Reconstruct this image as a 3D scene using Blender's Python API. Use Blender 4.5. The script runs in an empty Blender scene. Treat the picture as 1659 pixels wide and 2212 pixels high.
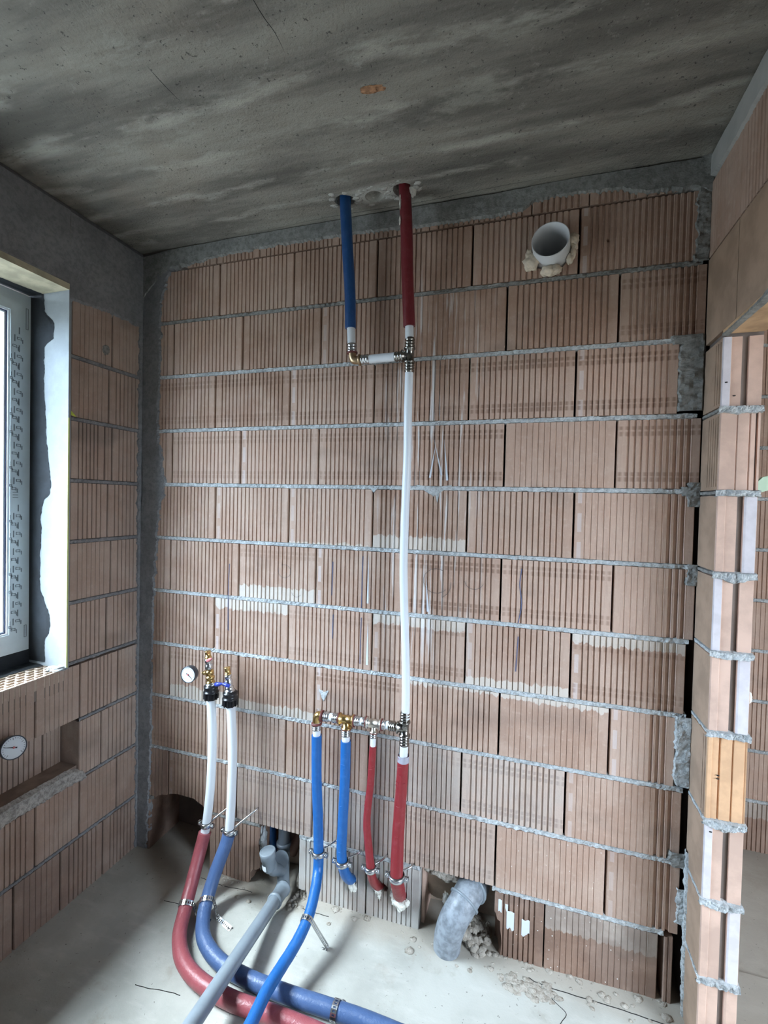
import bpy, math, random
from mathutils import Vector, Matrix, noise
from math import sin, cos, pi, radians

random.seed(7)
S = bpy.context.scene
COL = S.collection

# ------------------------------------------------------------------ camera
# room axes: X runs along the back brick wall (y = 0), Z up, the viewer stands at negative Y
cam_d = bpy.data.cameras.new('camera')
cam = bpy.data.objects.new('camera', cam_d)
COL.objects.link(cam)
S.camera = cam
cam_d.sensor_fit = 'VERTICAL'
cam_d.sensor_height = 36.0
cam_d.lens = 999.3 / 2212 * 36.0
cam_d.clip_start = 0.02
rx, ry, rz = -0.0218, -0.0234, 0.3049
Rm = Matrix.Rotation(rz, 3, 'Z') @ Matrix.Rotation(rx, 3, 'X') @ Matrix.Rotation(ry, 3, 'Y')
right, fwd, up = Rm.col[0], Rm.col[1], Rm.col[2]
M = Matrix((right, up, -fwd)).transposed().to_4x4()
M.translation = (1.3563, -1.7621, 1.6925)
cam.matrix_world = M

# ------------------------------------------------------------------ daylight
world = bpy.data.worlds.new('world')
S.world = world
world.use_nodes = True
wn = world.node_tree
wn.nodes.clear()
w_out = wn.nodes.new('ShaderNodeOutputWorld')
w_bg = wn.nodes.new('ShaderNodeBackground')
w_tc = wn.nodes.new('ShaderNodeTexCoord')
w_sep = wn.nodes.new('ShaderNodeSeparateXYZ')
w_rmp = wn.nodes.new('ShaderNodeValToRGB')
wn.links.new(w_tc.outputs['Generated'], w_sep.inputs[0])
w_mad = wn.nodes.new('ShaderNodeMath')
w_mad.operation = 'MULTIPLY_ADD'
w_mad.inputs[1].default_value = w_mad.inputs[2].default_value = 0.5
wn.links.new(w_sep.outputs['Z'], w_mad.inputs[0])
wn.links.new(w_mad.outputs[0], w_rmp.inputs[0])
wn.links.new(w_rmp.outputs[0], w_bg.inputs[0])
wn.links.new(w_bg.outputs[0], w_out.inputs[0])
cr = w_rmp.color_ramp
cr.elements[0].position = 0.49
cr.elements[0].color = (0.11, 0.12, 0.125, 1)     # ground
cr.elements[1].position = 0.51
cr.elements[1].color = (0.40, 0.48, 0.58, 1)      # bright haze over the horizon
e3 = cr.elements.new(0.98)
e3.color = (1.75, 1.92, 2.06, 1)
e4 = cr.elements.new(0.75)
e4.color = (0.66, 0.78, 0.92, 1)
e5 = cr.elements.new(0.88)
e5.color = (1.72, 1.89, 2.04, 1)
w_bg.inputs[1].default_value = 11.0

# added soft sun through the left window, brightens floor and lower pipes
sun_d = bpy.data.lights.new('fill_sun', 'SUN')
sun_d.energy = 0.7
sun_d.angle = radians(14)
sun_d.color = (0.97, 1.0, 1.0)
sun = bpy.data.objects.new('fill_sun', sun_d)
sun.rotation_euler = Vector((cos(radians(30)), sin(radians(30)), -math.tan(radians(55)))).to_track_quat('-Z', 'Y').to_euler()
sun.location = (-3, -2.5, 5)
COL.objects.link(sun)

S.view_settings.view_transform = 'Standard'
S.view_settings.look = 'None'
S.view_settings.gamma = 1.0
S.view_settings.use_curve_mapping = False
S.view_settings.exposure = 1.92
S.cycles.max_bounces = 8
S.cycles.diffuse_bounces = 6
S.cycles.use_denoising = True
S.cycles.caustics_reflective = False
S.cycles.caustics_refractive = False
S.cycles.sample_clamp_indirect = 0.0


def portal(name, loc, direction, sx, sy):
    l = bpy.data.lights.new(name, 'AREA')
    l.shape = 'RECTANGLE'
    l.size, l.size_y = sx, sy
    l.cycles.is_portal = True
    o = bpy.data.objects.new(name, l)
    o.location = loc
    o.rotation_euler = Vector(direction).to_track_quat('-Z', 'Y').to_euler()
    COL.objects.link(o)


portal('window_portal', (-0.76, -0.95, 1.77), (1, 0, 0), 1.25, 1.6)
portal('added_opening_portal', (4.15, -2.25, 1.65), (-1, 0, 0), 2.1, 1.6)  # portal for the opening added in the hall


# ------------------------------------------------------------------ materials
def nt(name):
    m = bpy.data.materials.new(name)
    m.use_nodes = True
    t = m.node_tree
    b = t.nodes['Principled BSDF']
    return m, t, b


def N(t, typ, **kw):
    n = t.nodes.new(typ)
    for k, v in kw.items():
        if k.startswith('i_'):
            n.inputs[k[2:]].default_value = v
        else:
            setattr(n, k, v)
    return n


def mixc(t, fac, a, b, mode='MIX'):
    n = t.nodes.new('ShaderNodeMix')
    n.data_type = 'RGBA'
    n.blend_type = mode
    for k, v in ((0, fac), (6, a), (7, b)):
        if hasattr(v, 'links'):
            t.links.new(v, n.inputs[k])
        elif k == 0:
            n.inputs[k].default_value = v
        else:
            n.inputs[k].default_value = (*v, 1)
    return n.outputs[2]


def mth(t, op, a, b=None, c=None, clamp=False):
    n = t.nodes.new('ShaderNodeMath')
    n.operation = op
    n.use_clamp = clamp
    for i, v in enumerate((a, b, c)):
        if v is None:
            continue
        if hasattr(v, 'links'):
            t.links.new(v, n.inputs[i])
        else:
            n.inputs[i].default_value = v
    return n.outputs[0]


def smooth(t, x, lo, hi):
    n = t.nodes.new('ShaderNodeMapRange')
    n.interpolation_type = 'SMOOTHSTEP'
    for i, v in ((0, x), (1, lo), (2, hi)):
        if hasattr(v, 'links'):
            t.links.new(v, n.inputs[i])
        else:
            n.inputs[i].default_value = v
    return n.outputs[0]


def noise_fac(t, vec, scale, detail=4, rough=0.6, vscale=None):
    if vscale:
        mp = N(t, 'ShaderNodeMapping')
        mp.inputs['Scale'].default_value = vscale
        t.links.new(vec, mp.inputs[0])
        vec = mp.outputs[0]
    n = N(t, 'ShaderNodeTexNoise')
    n.inputs['Scale'].default_value = scale
    n.inputs['Detail'].default_value = detail
    n.inputs['Roughness'].default_value = rough
    t.links.new(vec, n.inputs['Vector'])
    return n.outputs[0]


def bump(t, b, h, strength=0.3, dist=0.01):
    n = N(t, 'ShaderNodeBump')
    n.inputs['Strength'].default_value = strength
    n.inputs['Distance'].default_value = dist
    t.links.new(h, n.inputs['Height'])
    t.links.new(n.outputs[0], b.inputs['Normal'])


def simple(name, col, rough=0.5, metal=0.0, var=0.0, vs=30, bumpy=0.0):
    m, t, b = nt(name)
    b.inputs['Base Color'].default_value = (*col, 1)
    b.inputs['Roughness'].default_value = rough
    b.inputs['Metallic'].default_value = metal
    if var or bumpy:
        tc = N(t, 'ShaderNodeTexCoord')
        f = noise_fac(t, tc.outputs['Object'], vs, 5)
        if var:
            k = smooth(t, f, 0.35, 0.65)
            d = tuple(c * (1 - var) for c in col)
            u = tuple(min(1, c * (1 + var)) for c in col)
            t.links.new(mixc(t, k, d, u), b.inputs['Base Color'])
        if bumpy:
            bump(t, b, f, bumpy, 0.004)
    return m


def clay_material():
    m, t, b = nt('fired_clay')
    tc = N(t, 'ShaderNodeTexCoord')
    ob = tc.outputs['Object']
    geo = N(t, 'ShaderNodeNewGeometry')
    oi = N(t, 'ShaderNodeObjectInfo')
    pos = geo.outputs['Position']

    def prop(n):
        a = N(t, 'ShaderNodeAttribute', attribute_type='OBJECT', attribute_name=n)
        return a.outputs['Fac']
    sep = N(t, 'ShaderNodeSeparateXYZ')
    t.links.new(ob, sep.inputs[0])
    x, z = sep.outputs[0], sep.outputs[2]
    sp = N(t, 'ShaderNodeSeparateXYZ')
    t.links.new(pos, sp.inputs[0])
    px, pz = sp.outputs[0], sp.outputs[2]
    # base clay, browner or pinker per brick
    base = mixc(t, prop('tone'), (0.330, 0.208, 0.150), (0.530, 0.378, 0.302))
    big = noise_fac(t, pos, 5.0, 3)
    base = mixc(t, smooth(t, big, 0.35, 0.7), base, mixc(t, 0.75, base, (0.50, 0.375, 0.305)))
    streak = noise_fac(t, pos, 1.0, 5, 0.7, (90, 90, 7))
    base = mixc(t, mth(t, 'MULTIPLY', smooth(t, streak, 0.45, 0.75), 0.30), base, (0.25, 0.15, 0.11))
    fine = noise_fac(t, pos, 60, 4)
    base = mixc(t, mth(t, 'MULTIPLY', smooth(t, fine, 0.5, 0.8), 0.25), base, (0.68, 0.55, 0.46))
    # pale stamped strip near one end of some blocks
    sx_ = mth(t, 'MULTIPLY', smooth(t, x, 0.0075, 0.009), mth(t, 'SUBTRACT', 1.0, smooth(t, x, 0.021, 0.0225)))
    seg = mth(t, 'GREATER_THAN', mth(t, 'SINE', mth(t, 'MULTIPLY', z, 62.0)), -0.45)
    base = mixc(t, mth(t, 'MULTIPLY', mth(t, 'MULTIPLY', mth(t, 'MULTIPLY', sx_, seg), prop('strip')), 0.55), base, (0.60, 0.53, 0.52))
    # kiln marks: two pairs of darker bands across the ribs
    def band(c, w):
        d = mth(t, 'ABSOLUTE', mth(t, 'SUBTRACT', z, c))
        return mth(t, 'SUBTRACT', 1.0, smooth(t, d, w * 0.5, w))
    wave = mth(t, 'ABSOLUTE', mth(t, 'SINE', mth(t, 'MULTIPLY', x, 161.0)))
    bands = mth(t, 'ADD', mth(t, 'ADD', band(0.030, 0.010), band(0.048, 0.009)), mth(t, 'ADD', band(0.185, 0.010), band(0.205, 0.008)), clamp=True)
    bands = mth(t, 'MULTIPLY', mth(t, 'MULTIPLY', bands, prop('marks')), mth(t, 'MULTIPLY_ADD', mth(t, 'POWER', wave, 2.0), 0.60, 0.08))
    base = mixc(t, bands, base, (0.17, 0.095, 0.065))
    # pale lime residue at the foot or the head of a brick
    rag = mth(t, 'MULTIPLY', mth(t, 'SUBTRACT', noise_fac(t, pos, 1.0, 3, 0.6, (45, 45, 12)), 0.5), 0.05)
    lo = mth(t, 'SUBTRACT', 1.0, smooth(t, mth(t, 'ADD', z, rag), mth(t, 'SUBTRACT', prop('stain_low'), 0.004), prop('stain_low')))
    hi = smooth(t, mth(t, 'ADD', z, rag), mth(t, 'SUBTRACT', 0.232, prop('stain_high')), mth(t, 'SUBTRACT', 0.236, prop('stain_high')))
    gate_lo = mth(t, 'MULTIPLY', lo, smooth(t, prop('stain_low'), 0.0, 0.005))
    gate_hi = mth(t, 'MULTIPLY', hi, smooth(t, prop('stain_high'), 0.0, 0.005))
    lime = mth(t, 'MULTIPLY', mth(t, 'MAXIMUM', gate_lo, gate_hi), mth(t, 'MULTIPLY_ADD', streak, 0.6, 0.42))
    base = mixc(t, lime, base, (0.61, 0.565, 0.505))
    # grey cement wash; on the left wall it paints in dim bluish light
    wash = mth(t, 'MULTIPLY', prop('wash'), mth(t, 'MULTIPLY_ADD', smooth(t, noise_fac(t, pos, 9, 4), 0.3, 0.6), 0.4, 0.6), clamp=True)
    base = mixc(t, wash, base, (0.47, 0.47, 0.45))
    # damp and soil; on the left wall also painted-in dimness
    soil = mth(t, 'MULTIPLY', prop('soil'), mth(t, 'MULTIPLY_ADD', smooth(t, noise_fac(t, pos, 7, 4), 0.35, 0.6), 0.5, 0.5), clamp=True)
    base = mixc(t, soil, base, (0.155, 0.100, 0.078))
    # dark weathering patches of their own shape
    dirt = smooth(t, noise_fac(t, pos, 1.5, 3, 0.55, (1.2, 1.2, 2.0)), 0.58, 0.72)
    small = smooth(t, noise_fac(t, pos, 1.0, 4, 0.6, (6, 6, 9)), 0.56, 0.74)
    base = mixc(t, mth(t, 'MULTIPLY', small, 0.22), base, (0.19, 0.145, 0.12))
    base = mixc(t, mth(t, 'MULTIPLY', dirt, 0.42), base, (0.15, 0.12, 0.105))
    # white drips beside the riser
    dr = noise_fac(t, pos, 1.0, 4, 0.6, (55, 0, 2.2))
    g = mth(t, 'SUBTRACT', 1.0, smooth(t, mth(t, 'ABSOLUTE', mth(t, 'SUBTRACT', px, 0.98)), 0.02, 0.30))
    g = mth(t, 'MULTIPLY', g, mth(t, 'MULTIPLY', smooth(t, pz, 0.95, 1.3), mth(t, 'SUBTRACT', 1.0, smooth(t, pz, 2.3, 2.7))))
    g = mth(t, 'MULTIPLY', g, prop('drip'))
    base = mixc(t, mth(t, 'MULTIPLY', mth(t, 'MULTIPLY', smooth(t, dr, 0.55, 0.62), g), 0.75), base, (0.72, 0.72, 0.72))
    # white specks
    vor = N(t, 'ShaderNodeTexVoronoi')
    vor.inputs['Scale'].default_value = 38
    t.links.new(pos, vor.inputs['Vector'])
    spk = mth(t, 'SUBTRACT', 1.0, smooth(t, vor.outputs['Distance'], 0.05, 0.10))
    base = mixc(t, mth(t, 'MULTIPLY', spk, prop('specks')), base, (0.78, 0.76, 0.72))
    t.links.new(base, b.inputs['Base Color'])
    b.inputs['Roughness'].default_value = 0.9
    b.inputs['Specular IOR Level'].default_value = 0.2
    bump(t, b, mth(t, 'ADD', noise_fac(t, pos, 140, 4), mth(t, 'MULTIPLY', streak, 1.5)), 0.35, 0.0025)
    return m


def mortar_material(name, a, c, rough_bump=0.9):
    m, t, b = nt(name)
    geo = N(t, 'ShaderNodeNewGeometry')
    pos = geo.outputs['Position']
    n1 = noise_fac(t, pos, 60, 6, 0.75)
    n2 = noise_fac(t, pos, 7, 3)
    base = mixc(t, smooth(t, n1, 0.35, 0.6), a, c)
    base = mixc(t, mth(t, 'MULTIPLY', smooth(t, n2, 0.4, 0.7), 0.35), base, tuple(v * 0.6 for v in a))
    t.links.new(base, b.inputs['Base Color'])
    b.inputs['Roughness'].default_value = 0.95
    b.inputs['Specular IOR Level'].default_value = 0.15
    bump(t, b, mth(t, 'ADD', n1, noise_fac(t, pos, 200, 3)), rough_bump, 0.005)
    return m


def ceiling_material():
    m, t, b = nt('raw_concrete_ceiling')
    geo = N(t, 'ShaderNodeNewGeometry')
    pos = geo.outputs['Position']
    sp = N(t, 'ShaderNodeSeparateXYZ')
    t.links.new(pos, sp.inputs[0])
    base = mixc(t, smooth(t, noise_fac(t, pos, 1.0, 6, 0.62, (1.1, 6.5, 1)), 0.34, 0.66), (0.135, 0.127, 0.111), (0.315, 0.297, 0.255))
    # pale cement bands left along the board joints
    wob = mth(t, 'MULTIPLY', mth(t, 'SUBTRACT', noise_fac(t, pos, 2.2, 3), 0.5), 0.16)
    yy = mth(t, 'ADD', sp.outputs[1], wob)
    bands = None
    for c, w in ((-0.62, 0.05), (-0.44, 0.035), (-0.80, 0.05), (-0.27, 0.03), (-1.05, 0.07), (-0.14, 0.025)):
        d = mth(t, 'SUBTRACT', 1.0, smooth(t, mth(t, 'ABSOLUTE', mth(t, 'SUBTRACT', yy, c)), w * 0.2, w))
        bands = d if bands is None else mth(t, 'MAXIMUM', bands, d)
    patch = smooth(t, noise_fac(t, pos, 1.0, 5, 0.7, (3.0, 11.0, 1)), 0.42, 0.64)
    base = mixc(t, mth(t, 'MULTIPLY', mth(t, 'MULTIPLY', bands, patch), 0.62), base, (0.50, 0.485, 0.42))
    loose = smooth(t, noise_fac(t, pos, 1.0, 6, 0.7, (3.0, 6.0, 1)), 0.56, 0.70)
    base = mixc(t, mth(t, 'MULTIPLY', loose, 0.45), base, (0.44, 0.43, 0.37))
    warm = smooth(t, noise_fac(t, pos, 1.8, 3), 0.52, 0.68)
    base = mixc(t, mth(t, 'MULTIPLY', warm, 0.20), base, (0.26, 0.20, 0.15))
    # light cement smear round the pipe openings
    v = N(t, 'ShaderNodeVectorMath', operation='DISTANCE')
    mp = N(t, 'ShaderNodeMapping')
    mp.inputs['Scale'].default_value = (0.42, 1.0, 1.0)
    t.links.new(pos, mp.inputs[0])
    t.links.new(mp.outputs[0], v.inputs[0])
    v.inputs[1].default_value = (0.78 * 0.42, -0.11, 2.838)
    halo = mth(t, 'SUBTRACT', 1.0, smooth(t, mth(t, 'ADD', v.outputs['Value'], wob), 0.035, 0.075))
    base = mixc(t, mth(t, 'MULTIPLY', halo, 0.8), base, (0.46, 0.445, 0.40))
    pits = noise_fac(t, pos, 90, 3)
    flk = smooth(t, noise_fac(t, pos, 32, 5, 0.8), 0.57, 0.68)
    base = mixc(t, mth(t, 'MULTIPLY', mth(t, 'MULTIPLY', flk, smooth(t, noise_fac(t, pos, 3, 3), 0.45, 0.6)), 0.35), base, (0.42, 0.41, 0.36))
    base = mixc(t, mth(t, 'MULTIPLY', smooth(t, pits, 0.64, 0.70), 0.7), base, (0.04, 0.038, 0.036))
    t.links.new(base, b.inputs['Base Color'])
    b.inputs['Roughness'].default_value = 0.85
    b.inputs['Specular IOR Level'].default_value = 0.2
    hh = mth(t, 'ADD', mth(t, 'MULTIPLY', noise_fac(t, pos, 1.0, 7, 0.7, (8, 22, 1)), 1.2), mth(t, 'ADD', noise_fac(t, pos, 120, 3), mth(t, 'MULTIPLY', bands, 0.5)))
    bump(t, b, hh, 0.6, 0.007)
    return m


def floor_material():
    m, t, b = nt('dusty_concrete_floor')
    geo = N(t, 'ShaderNodeNewGeometry')
    pos = geo.outputs['Position']
    base = mixc(t, smooth(t, noise_fac(t, pos, 2.5, 6, 0.6), 0.35, 0.65), (0.36, 0.36, 0.325), (0.48, 0.48, 0.44))
    base = mixc(t, mth(t, 'MULTIPLY', smooth(t, noise_fac(t, pos, 6, 5, 0.7), 0.56, 0.70), 0.5), base, (0.30, 0.27, 0.22))
    sw = noise_fac(t, pos, 1.0, 5, 0.6, (6, 20, 1))
    base = mixc(t, mth(t, 'MULTIPLY', smooth(t, sw, 0.5, 0.7), 0.25), base, (0.62, 0.61, 0.57))
    # brownish rubble dust close to the wall
    sp = N(t, 'ShaderNodeSeparateXYZ')
    t.links.new(pos, sp.inputs[0])
    near = smooth(t, mth(t, 'ADD', sp.outputs[1], mth(t, 'MULTIPLY', noise_fac(t, pos, 8, 4), 0.12)), -0.08, 0.04)
    base = mixc(t, mth(t, 'MULTIPLY', near, 0.6), base, (0.33, 0.28, 0.225))
    spot = mth(t, 'MULTIPLY', smooth(t, noise_fac(t, pos, 70, 2), 0.70, 0.74), 0.8)
    base = mixc(t, spot, base, (0.16, 0.15, 0.13))
    t.links.new(base, b.inputs['Base Color'])
    b.inputs['Roughness'].default_value = 0.75
    b.inputs['Specular IOR Level'].default_value = 0.3
    bump(t, b, mth(t, 'ADD', noise_fac(t, pos, 14, 6, 0.65), mth(t, 'MULTIPLY', noise_fac(t, pos, 160, 3), 0.25)), 0.35, 0.006)
    return m


def sleeve_material(name, col):
    m, t, b = nt(name)
    geo = N(t, 'ShaderNodeNewGeometry')
    pos = geo.outputs['Position']
    f = noise_fac(t, pos, 35, 5)
    t.links.new(mixc(t, mth(t, 'MULTIPLY', smooth(t, f, 0.45, 0.75), 0.25), col, tuple(min(1, c * 1.3 + 0.06) for c in col)), b.inputs['Base Color'])
    b.inputs['Roughness'].default_value = 0.38
    bump(t, b, mth(t, 'ADD', f, noise_fac(t, pos, 1.0, 4, 0.6, (120, 120, 25))), 0.35, 0.004)
    return m


CLAY = clay_material()
MORTAR = mortar_material('bed_mortar', (0.36, 0.38, 0.385), (0.60, 0.63, 0.64))
PLASTER = mortar_material('smeared_mortar', (0.19, 0.19, 0.18), (0.31, 0.31, 0.295), 0.35)
DARKPLASTER = mortar_material('dark_smeared_mortar', (0.20, 0.20, 0.21), (0.27, 0.27, 0.275), 0.3)
RUBBLE = mortar_material('rubble_dust', (0.34, 0.30, 0.25), (0.52, 0.48, 0.42))
CEIL = ceiling_material()
FLOOR = floor_material()
HALLC = simple('hall_block_shell', (0.48, 0.41, 0.36), 0.95, var=0.15, vs=4)  # paler than the room shell to bounce more light in the hall
SHELL = simple('plain_block_shell', (0.17, 0.14, 0.125), 0.95, var=0.2, vs=4)
SOOT = simple('dark_crack', (0.018, 0.017, 0.016), 0.95)
BLUE = sleeve_material('blue_sleeve', (0.012, 0.115, 0.37))
BLUE2 = sleeve_material('faded_blue_sleeve', (0.062, 0.115, 0.25))
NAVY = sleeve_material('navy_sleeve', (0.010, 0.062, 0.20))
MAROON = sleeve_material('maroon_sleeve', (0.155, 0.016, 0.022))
RED = sleeve_material('red_sleeve', (0.24, 0.020, 0.026))
RED2 = sleeve_material('faded_red_sleeve', (0.30, 0.072, 0.085))
PEX = simple('white_plastic_pipe', (0.70, 0.74, 0.78), 0.32)
PVCG = simple('grey_drain_plastic', (0.225, 0.265, 0.30), 0.36, var=0.06, vs=18)
PVCD = simple('dusty_grey_drain_plastic', (0.235, 0.265, 0.30), 0.45, var=0.28, vs=34, bumpy=0.15)
PVCW = simple('white_vent_plastic', (0.66, 0.67, 0.68), 0.4)
RUBBER = simple('black_rubber', (0.02, 0.02, 0.022), 0.6)
BRASS = simple('brass', (0.62, 0.42, 0.17), 0.28, 1.0)
BRASSB = simple('bronze_fitting', (0.50, 0.36, 0.22), 0.38, 1.0)
STEEL = simple('zinc_steel', (0.62, 0.64, 0.66), 0.25, 1.0)
NICKEL = simple('dark_nickel', (0.30, 0.29, 0.27), 0.22, 1.0)
BLACKP = simple('black_plastic', (0.012, 0.012, 0.014), 0.3)
REDRING = simple('dark_red_ring', (0.13, 0.03, 0.025), 0.5)
REDP = simple('red_handle_paint', (0.55, 0.16, 0.17), 0.35)
BLUEP = simple('blue_handle_paint', (0.03, 0.05, 0.30), 0.3)
FOAM = simple('cured_foam', (0.72, 0.62, 0.49), 0.8, var=0.15, vs=40, bumpy=0.6)
FOAMW = simple('pale_cured_foam', (0.74, 0.73, 0.66), 0.8, var=0.12, vs=60, bumpy=0.6)
STICKER = simple('white_sticker', (0.74, 0.77, 0.80), 0.5)
DIAL = simple('gauge_dial', (0.72, 0.78, 0.84), 0.35)
INK = simple('ink', (0.03, 0.03, 0.035), 0.6)
INKB = simple('blue_chalk_line', (0.10, 0.11, 0.19), 0.8)
PENCIL = simple('pencil_line', (0.14, 0.12, 0.115), 0.8)
FRAME = simple('window_frame_film', (0.56, 0.63, 0.66), 0.35, var=0.05, vs=9)
SASH = simple('window_sash_plastic', (0.72, 0.76, 0.78), 0.3)
GASKET = simple('gasket', (0.03, 0.04, 0.09), 0.5)
PRINT = simple('film_print_ink', (0.16, 0.19, 0.21), 0.6)
BITUMEN = simple('black_bitumen_paint', (0.010, 0.013, 0.017), 0.85, var=0.3, vs=20, bumpy=0.4)
STYRO = simple('white_insulation_board', (0.27, 0.295, 0.31), 0.8, var=0.05, vs=25, bumpy=0.2)
STYROY = simple('yellowed_board_edge', (0.42, 0.38, 0.27), 0.8, var=0.2, vs=12, bumpy=0.3)
LILAC = simple('lime_bloom_strip', (0.56, 0.53, 0.56), 0.85, var=0.06, vs=30)
CLAYO = simple('orange_clay', (0.58, 0.355, 0.205), 0.85, var=0.1, vs=14, bumpy=0.15)
CLAYP = simple('pink_clay', (0.55, 0.385, 0.31), 0.85, var=0.12, vs=10, bumpy=0.15)
LINTELB = simple('lintel_board', (0.47, 0.31, 0.18), 0.8, var=0.25, vs=7, bumpy=0.3)
TAN = simple('tan_clay_back', (0.40, 0.32, 0.25), 0.9, var=0.12, vs=16, bumpy=0.3)
GREENF = simple('pale_green_foam_sheet', (0.50, 0.66, 0.50), 0.7)
YELLOW = simple('yellow_plastic', (0.50, 0.56, 0.05), 0.4)
gm, gt, gb = nt('window_glass')
gt.nodes.remove(gb)
g_out = gt.nodes['Material Output']
g_tr = N(gt, 'ShaderNodeBsdfTransparent')
g_tr.inputs[0].default_value = (0.93, 0.97, 0.99, 1)
g_gl = N(gt, 'ShaderNodeBsdfGlossy')
g_gl.inputs['Roughness'].default_value = 0.02
g_mx = N(gt, 'ShaderNodeMixShader')
g_mx.inputs[0].default_value = 0.06
gt.links.new(g_tr.outputs[0], g_mx.inputs[1])
gt.links.new(g_gl.outputs[0], g_mx.inputs[2])
gt.links.new(g_mx.outputs[0], g_out.inputs['Surface'])
GLASS = gm
TAPE = simple('clear_tape', (0.36, 0.36, 0.42), 0.25)


# ------------------------------------------------------------------ mesh helpers
class MB:
    def __init__(s):
        s.v, s.f, s.m, s.sm = [], [], [], []

    def add(s, vs, fs, mi=0, sm=False):
        o = len(s.v)
        s.v += [tuple(v) for v in vs]
        for f in fs:
            s.f.append(tuple(i + o for i in f))
            s.m.append(mi)
            s.sm.append(sm)
        return s

    def box(s, a, b, mi=0):
        (x0, y0, z0), (x1, y1, z1) = a, b
        vs = [(x0, y0, z0), (x1, y0, z0), (x1, y1, z0), (x0, y1, z0), (x0, y0, z1), (x1, y0, z1), (x1, y1, z1), (x0, y1, z1)]
        return s.add(vs, [(0, 3, 2, 1), (4, 5, 6, 7), (0, 1, 5, 4), (1, 2, 6, 5), (2, 3, 7, 6), (3, 0, 4, 7)], mi)

    def lathe(s, o, d, prof, n=24, mi=0, sm=True, sx=1.0, a0=0, a1=2 * pi, closed=True, wob=0.0):
        """revolve (distance, radius) pairs about the axis d through o"""
        o, d = Vector(o), Vector(d).normalized()
        u = d.orthogonal().normalized()
        if abs(d.z) > 0.9:
            u = Vector((1, 0, 0)) - d * d.x
            u.normalize()
        w = d.cross(u)
        full = abs(a1 - a0 - 2 * pi) < 1e-6
        k = n if full else n + 1
        vs = []
        for t, r in prof:
            for i in range(k):
                a = a0 + (a1 - a0) * i / n
                rr = r
                if wob:
                    rr = r * (1 + wob * noise.noise(Vector((cos(a) * 2 + t * 30, sin(a) * 2, o.x * 9))))
                vs.append(o + d * t + u * (cos(a) * rr * sx) + w * (sin(a) * rr))
        fs = []
        for j in range(len(prof) - 1):
            for i in range(n):
                i2 = (i + 1) % k if full else i + 1
                fs.append((j * k + i, j * k + i2, (j + 1) * k + i2, (j + 1) * k + i))
        s.add(vs, fs, mi, sm)
        if closed and full:
            s.add([vs[i] for i in range(k)], [tuple(range(k))[::-1]], mi)
            s.add([vs[(len(prof) - 1) * k + i] for i in range(k)], [tuple(range(k))], mi)
        return s

    def tube(s, pts, r, n=16, mi=0, sm=True, sub=8, wob=0.0, caps=True, flat=1.0):
        P = spline(pts, sub) if sub > 1 and len(pts) > 2 else [Vector(p) for p in pts]
        m = len(P)
        R = r if isinstance(r, (list, tuple)) else [r, r]
        up_ = None
        vs = []
        for i, p in enumerate(P):
            d = (P[min(i + 1, m - 1)] - P[max(i - 1, 0)]).normalized()
            if up_ is None:
                up_ = d.orthogonal().normalized()
            up_ = (up_ - d * up_.dot(d)).normalized()
            w = d.cross(up_)
            q = i / (m - 1) * (len(R) - 1)
            k = min(int(q), len(R) - 2)
            rad = R[k] + (R[k + 1] - R[k]) * (q - k)
            for j in range(n):
                a = 2 * pi * j / n
                rr = rad * (1 + (wob * noise.noise(p * 45 + Vector((cos(a), sin(a), 0)) * 1.3) if wob else 0))
                vs.append(p + up_ * (cos(a) * rr) + w * (sin(a) * rr * flat))
        fs = [(i * n + j, i * n + (j + 1) % n, (i + 1) * n + (j + 1) % n, (i + 1) * n + j) for i in range(m - 1) for j in range(n)]
        s.add(vs, fs, mi, sm)
        if caps:
            s.add([vs[j] for j in range(n)], [tuple(range(n))[::-1]], mi)
            s.add([vs[(m - 1) * n + j] for j in range(n)], [tuple(range(n))], mi)
        return s

    def ball(s, c, r, seed=0, amp=0.25, mi=0, sc=(1, 1, 1), n=14, fr=2.0):
        c = Vector(c)
        vs, fs = [], []
        for j in range(n + 1):
            th = pi * j / n
            for i in range(2 * n):
                ph = pi * i / n
                d = Vector((sin(th) * cos(ph), sin(th) * sin(ph), cos(th)))
                k = r * (1 + amp * noise.noise(d * fr + Vector((seed * 3.7, seed, 0))) + amp * 0.4 * noise.noise(d * fr * 3 + Vector((seed, 0, 5))))
                vs.append(c + Vector((d.x * k * sc[0], d.y * k * sc[1], d.z * k * sc[2])))
        for j in range(n):
            for i in range(2 * n):
                a, b2 = j * 2 * n + i, j * 2 * n + (i + 1) % (2 * n)
                fs.append((a, a + 2 * n, b2 + 2 * n, b2))
        return s.add(vs, fs, mi, True)

    def mesh(s, name, mats, origin=(0, 0, 0)):
        o = Vector(origin)
        me = bpy.data.meshes.new(name)
        me.from_pydata([tuple(Vector(v) - o) for v in s.v], [], s.f)
        for m in mats:
            me.materials.append(m)
        me.polygons.foreach_set('material_index', s.m)
        me.polygons.foreach_set('use_smooth', s.sm)
        me.update()
        return me


def spline(pts, sub):
    P = [Vector(p) for p in pts]
    Q = [P[0] * 2 - P[1]] + P + [P[-1] * 2 - P[-2]]
    out = []
    for i in range(1, len(Q) - 2):
        for k in range(sub):
            t = k / sub
            a, b, c, d = Q[i - 1], Q[i], Q[i + 1], Q[i + 2]
            out.append(0.5 * (2 * b + (c - a) * t + (2 * a - 5 * b + 4 * c - d) * t * t + (3 * b - a - 3 * c + d) * t ** 3))
    out.append(P[-1])
    return out


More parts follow.
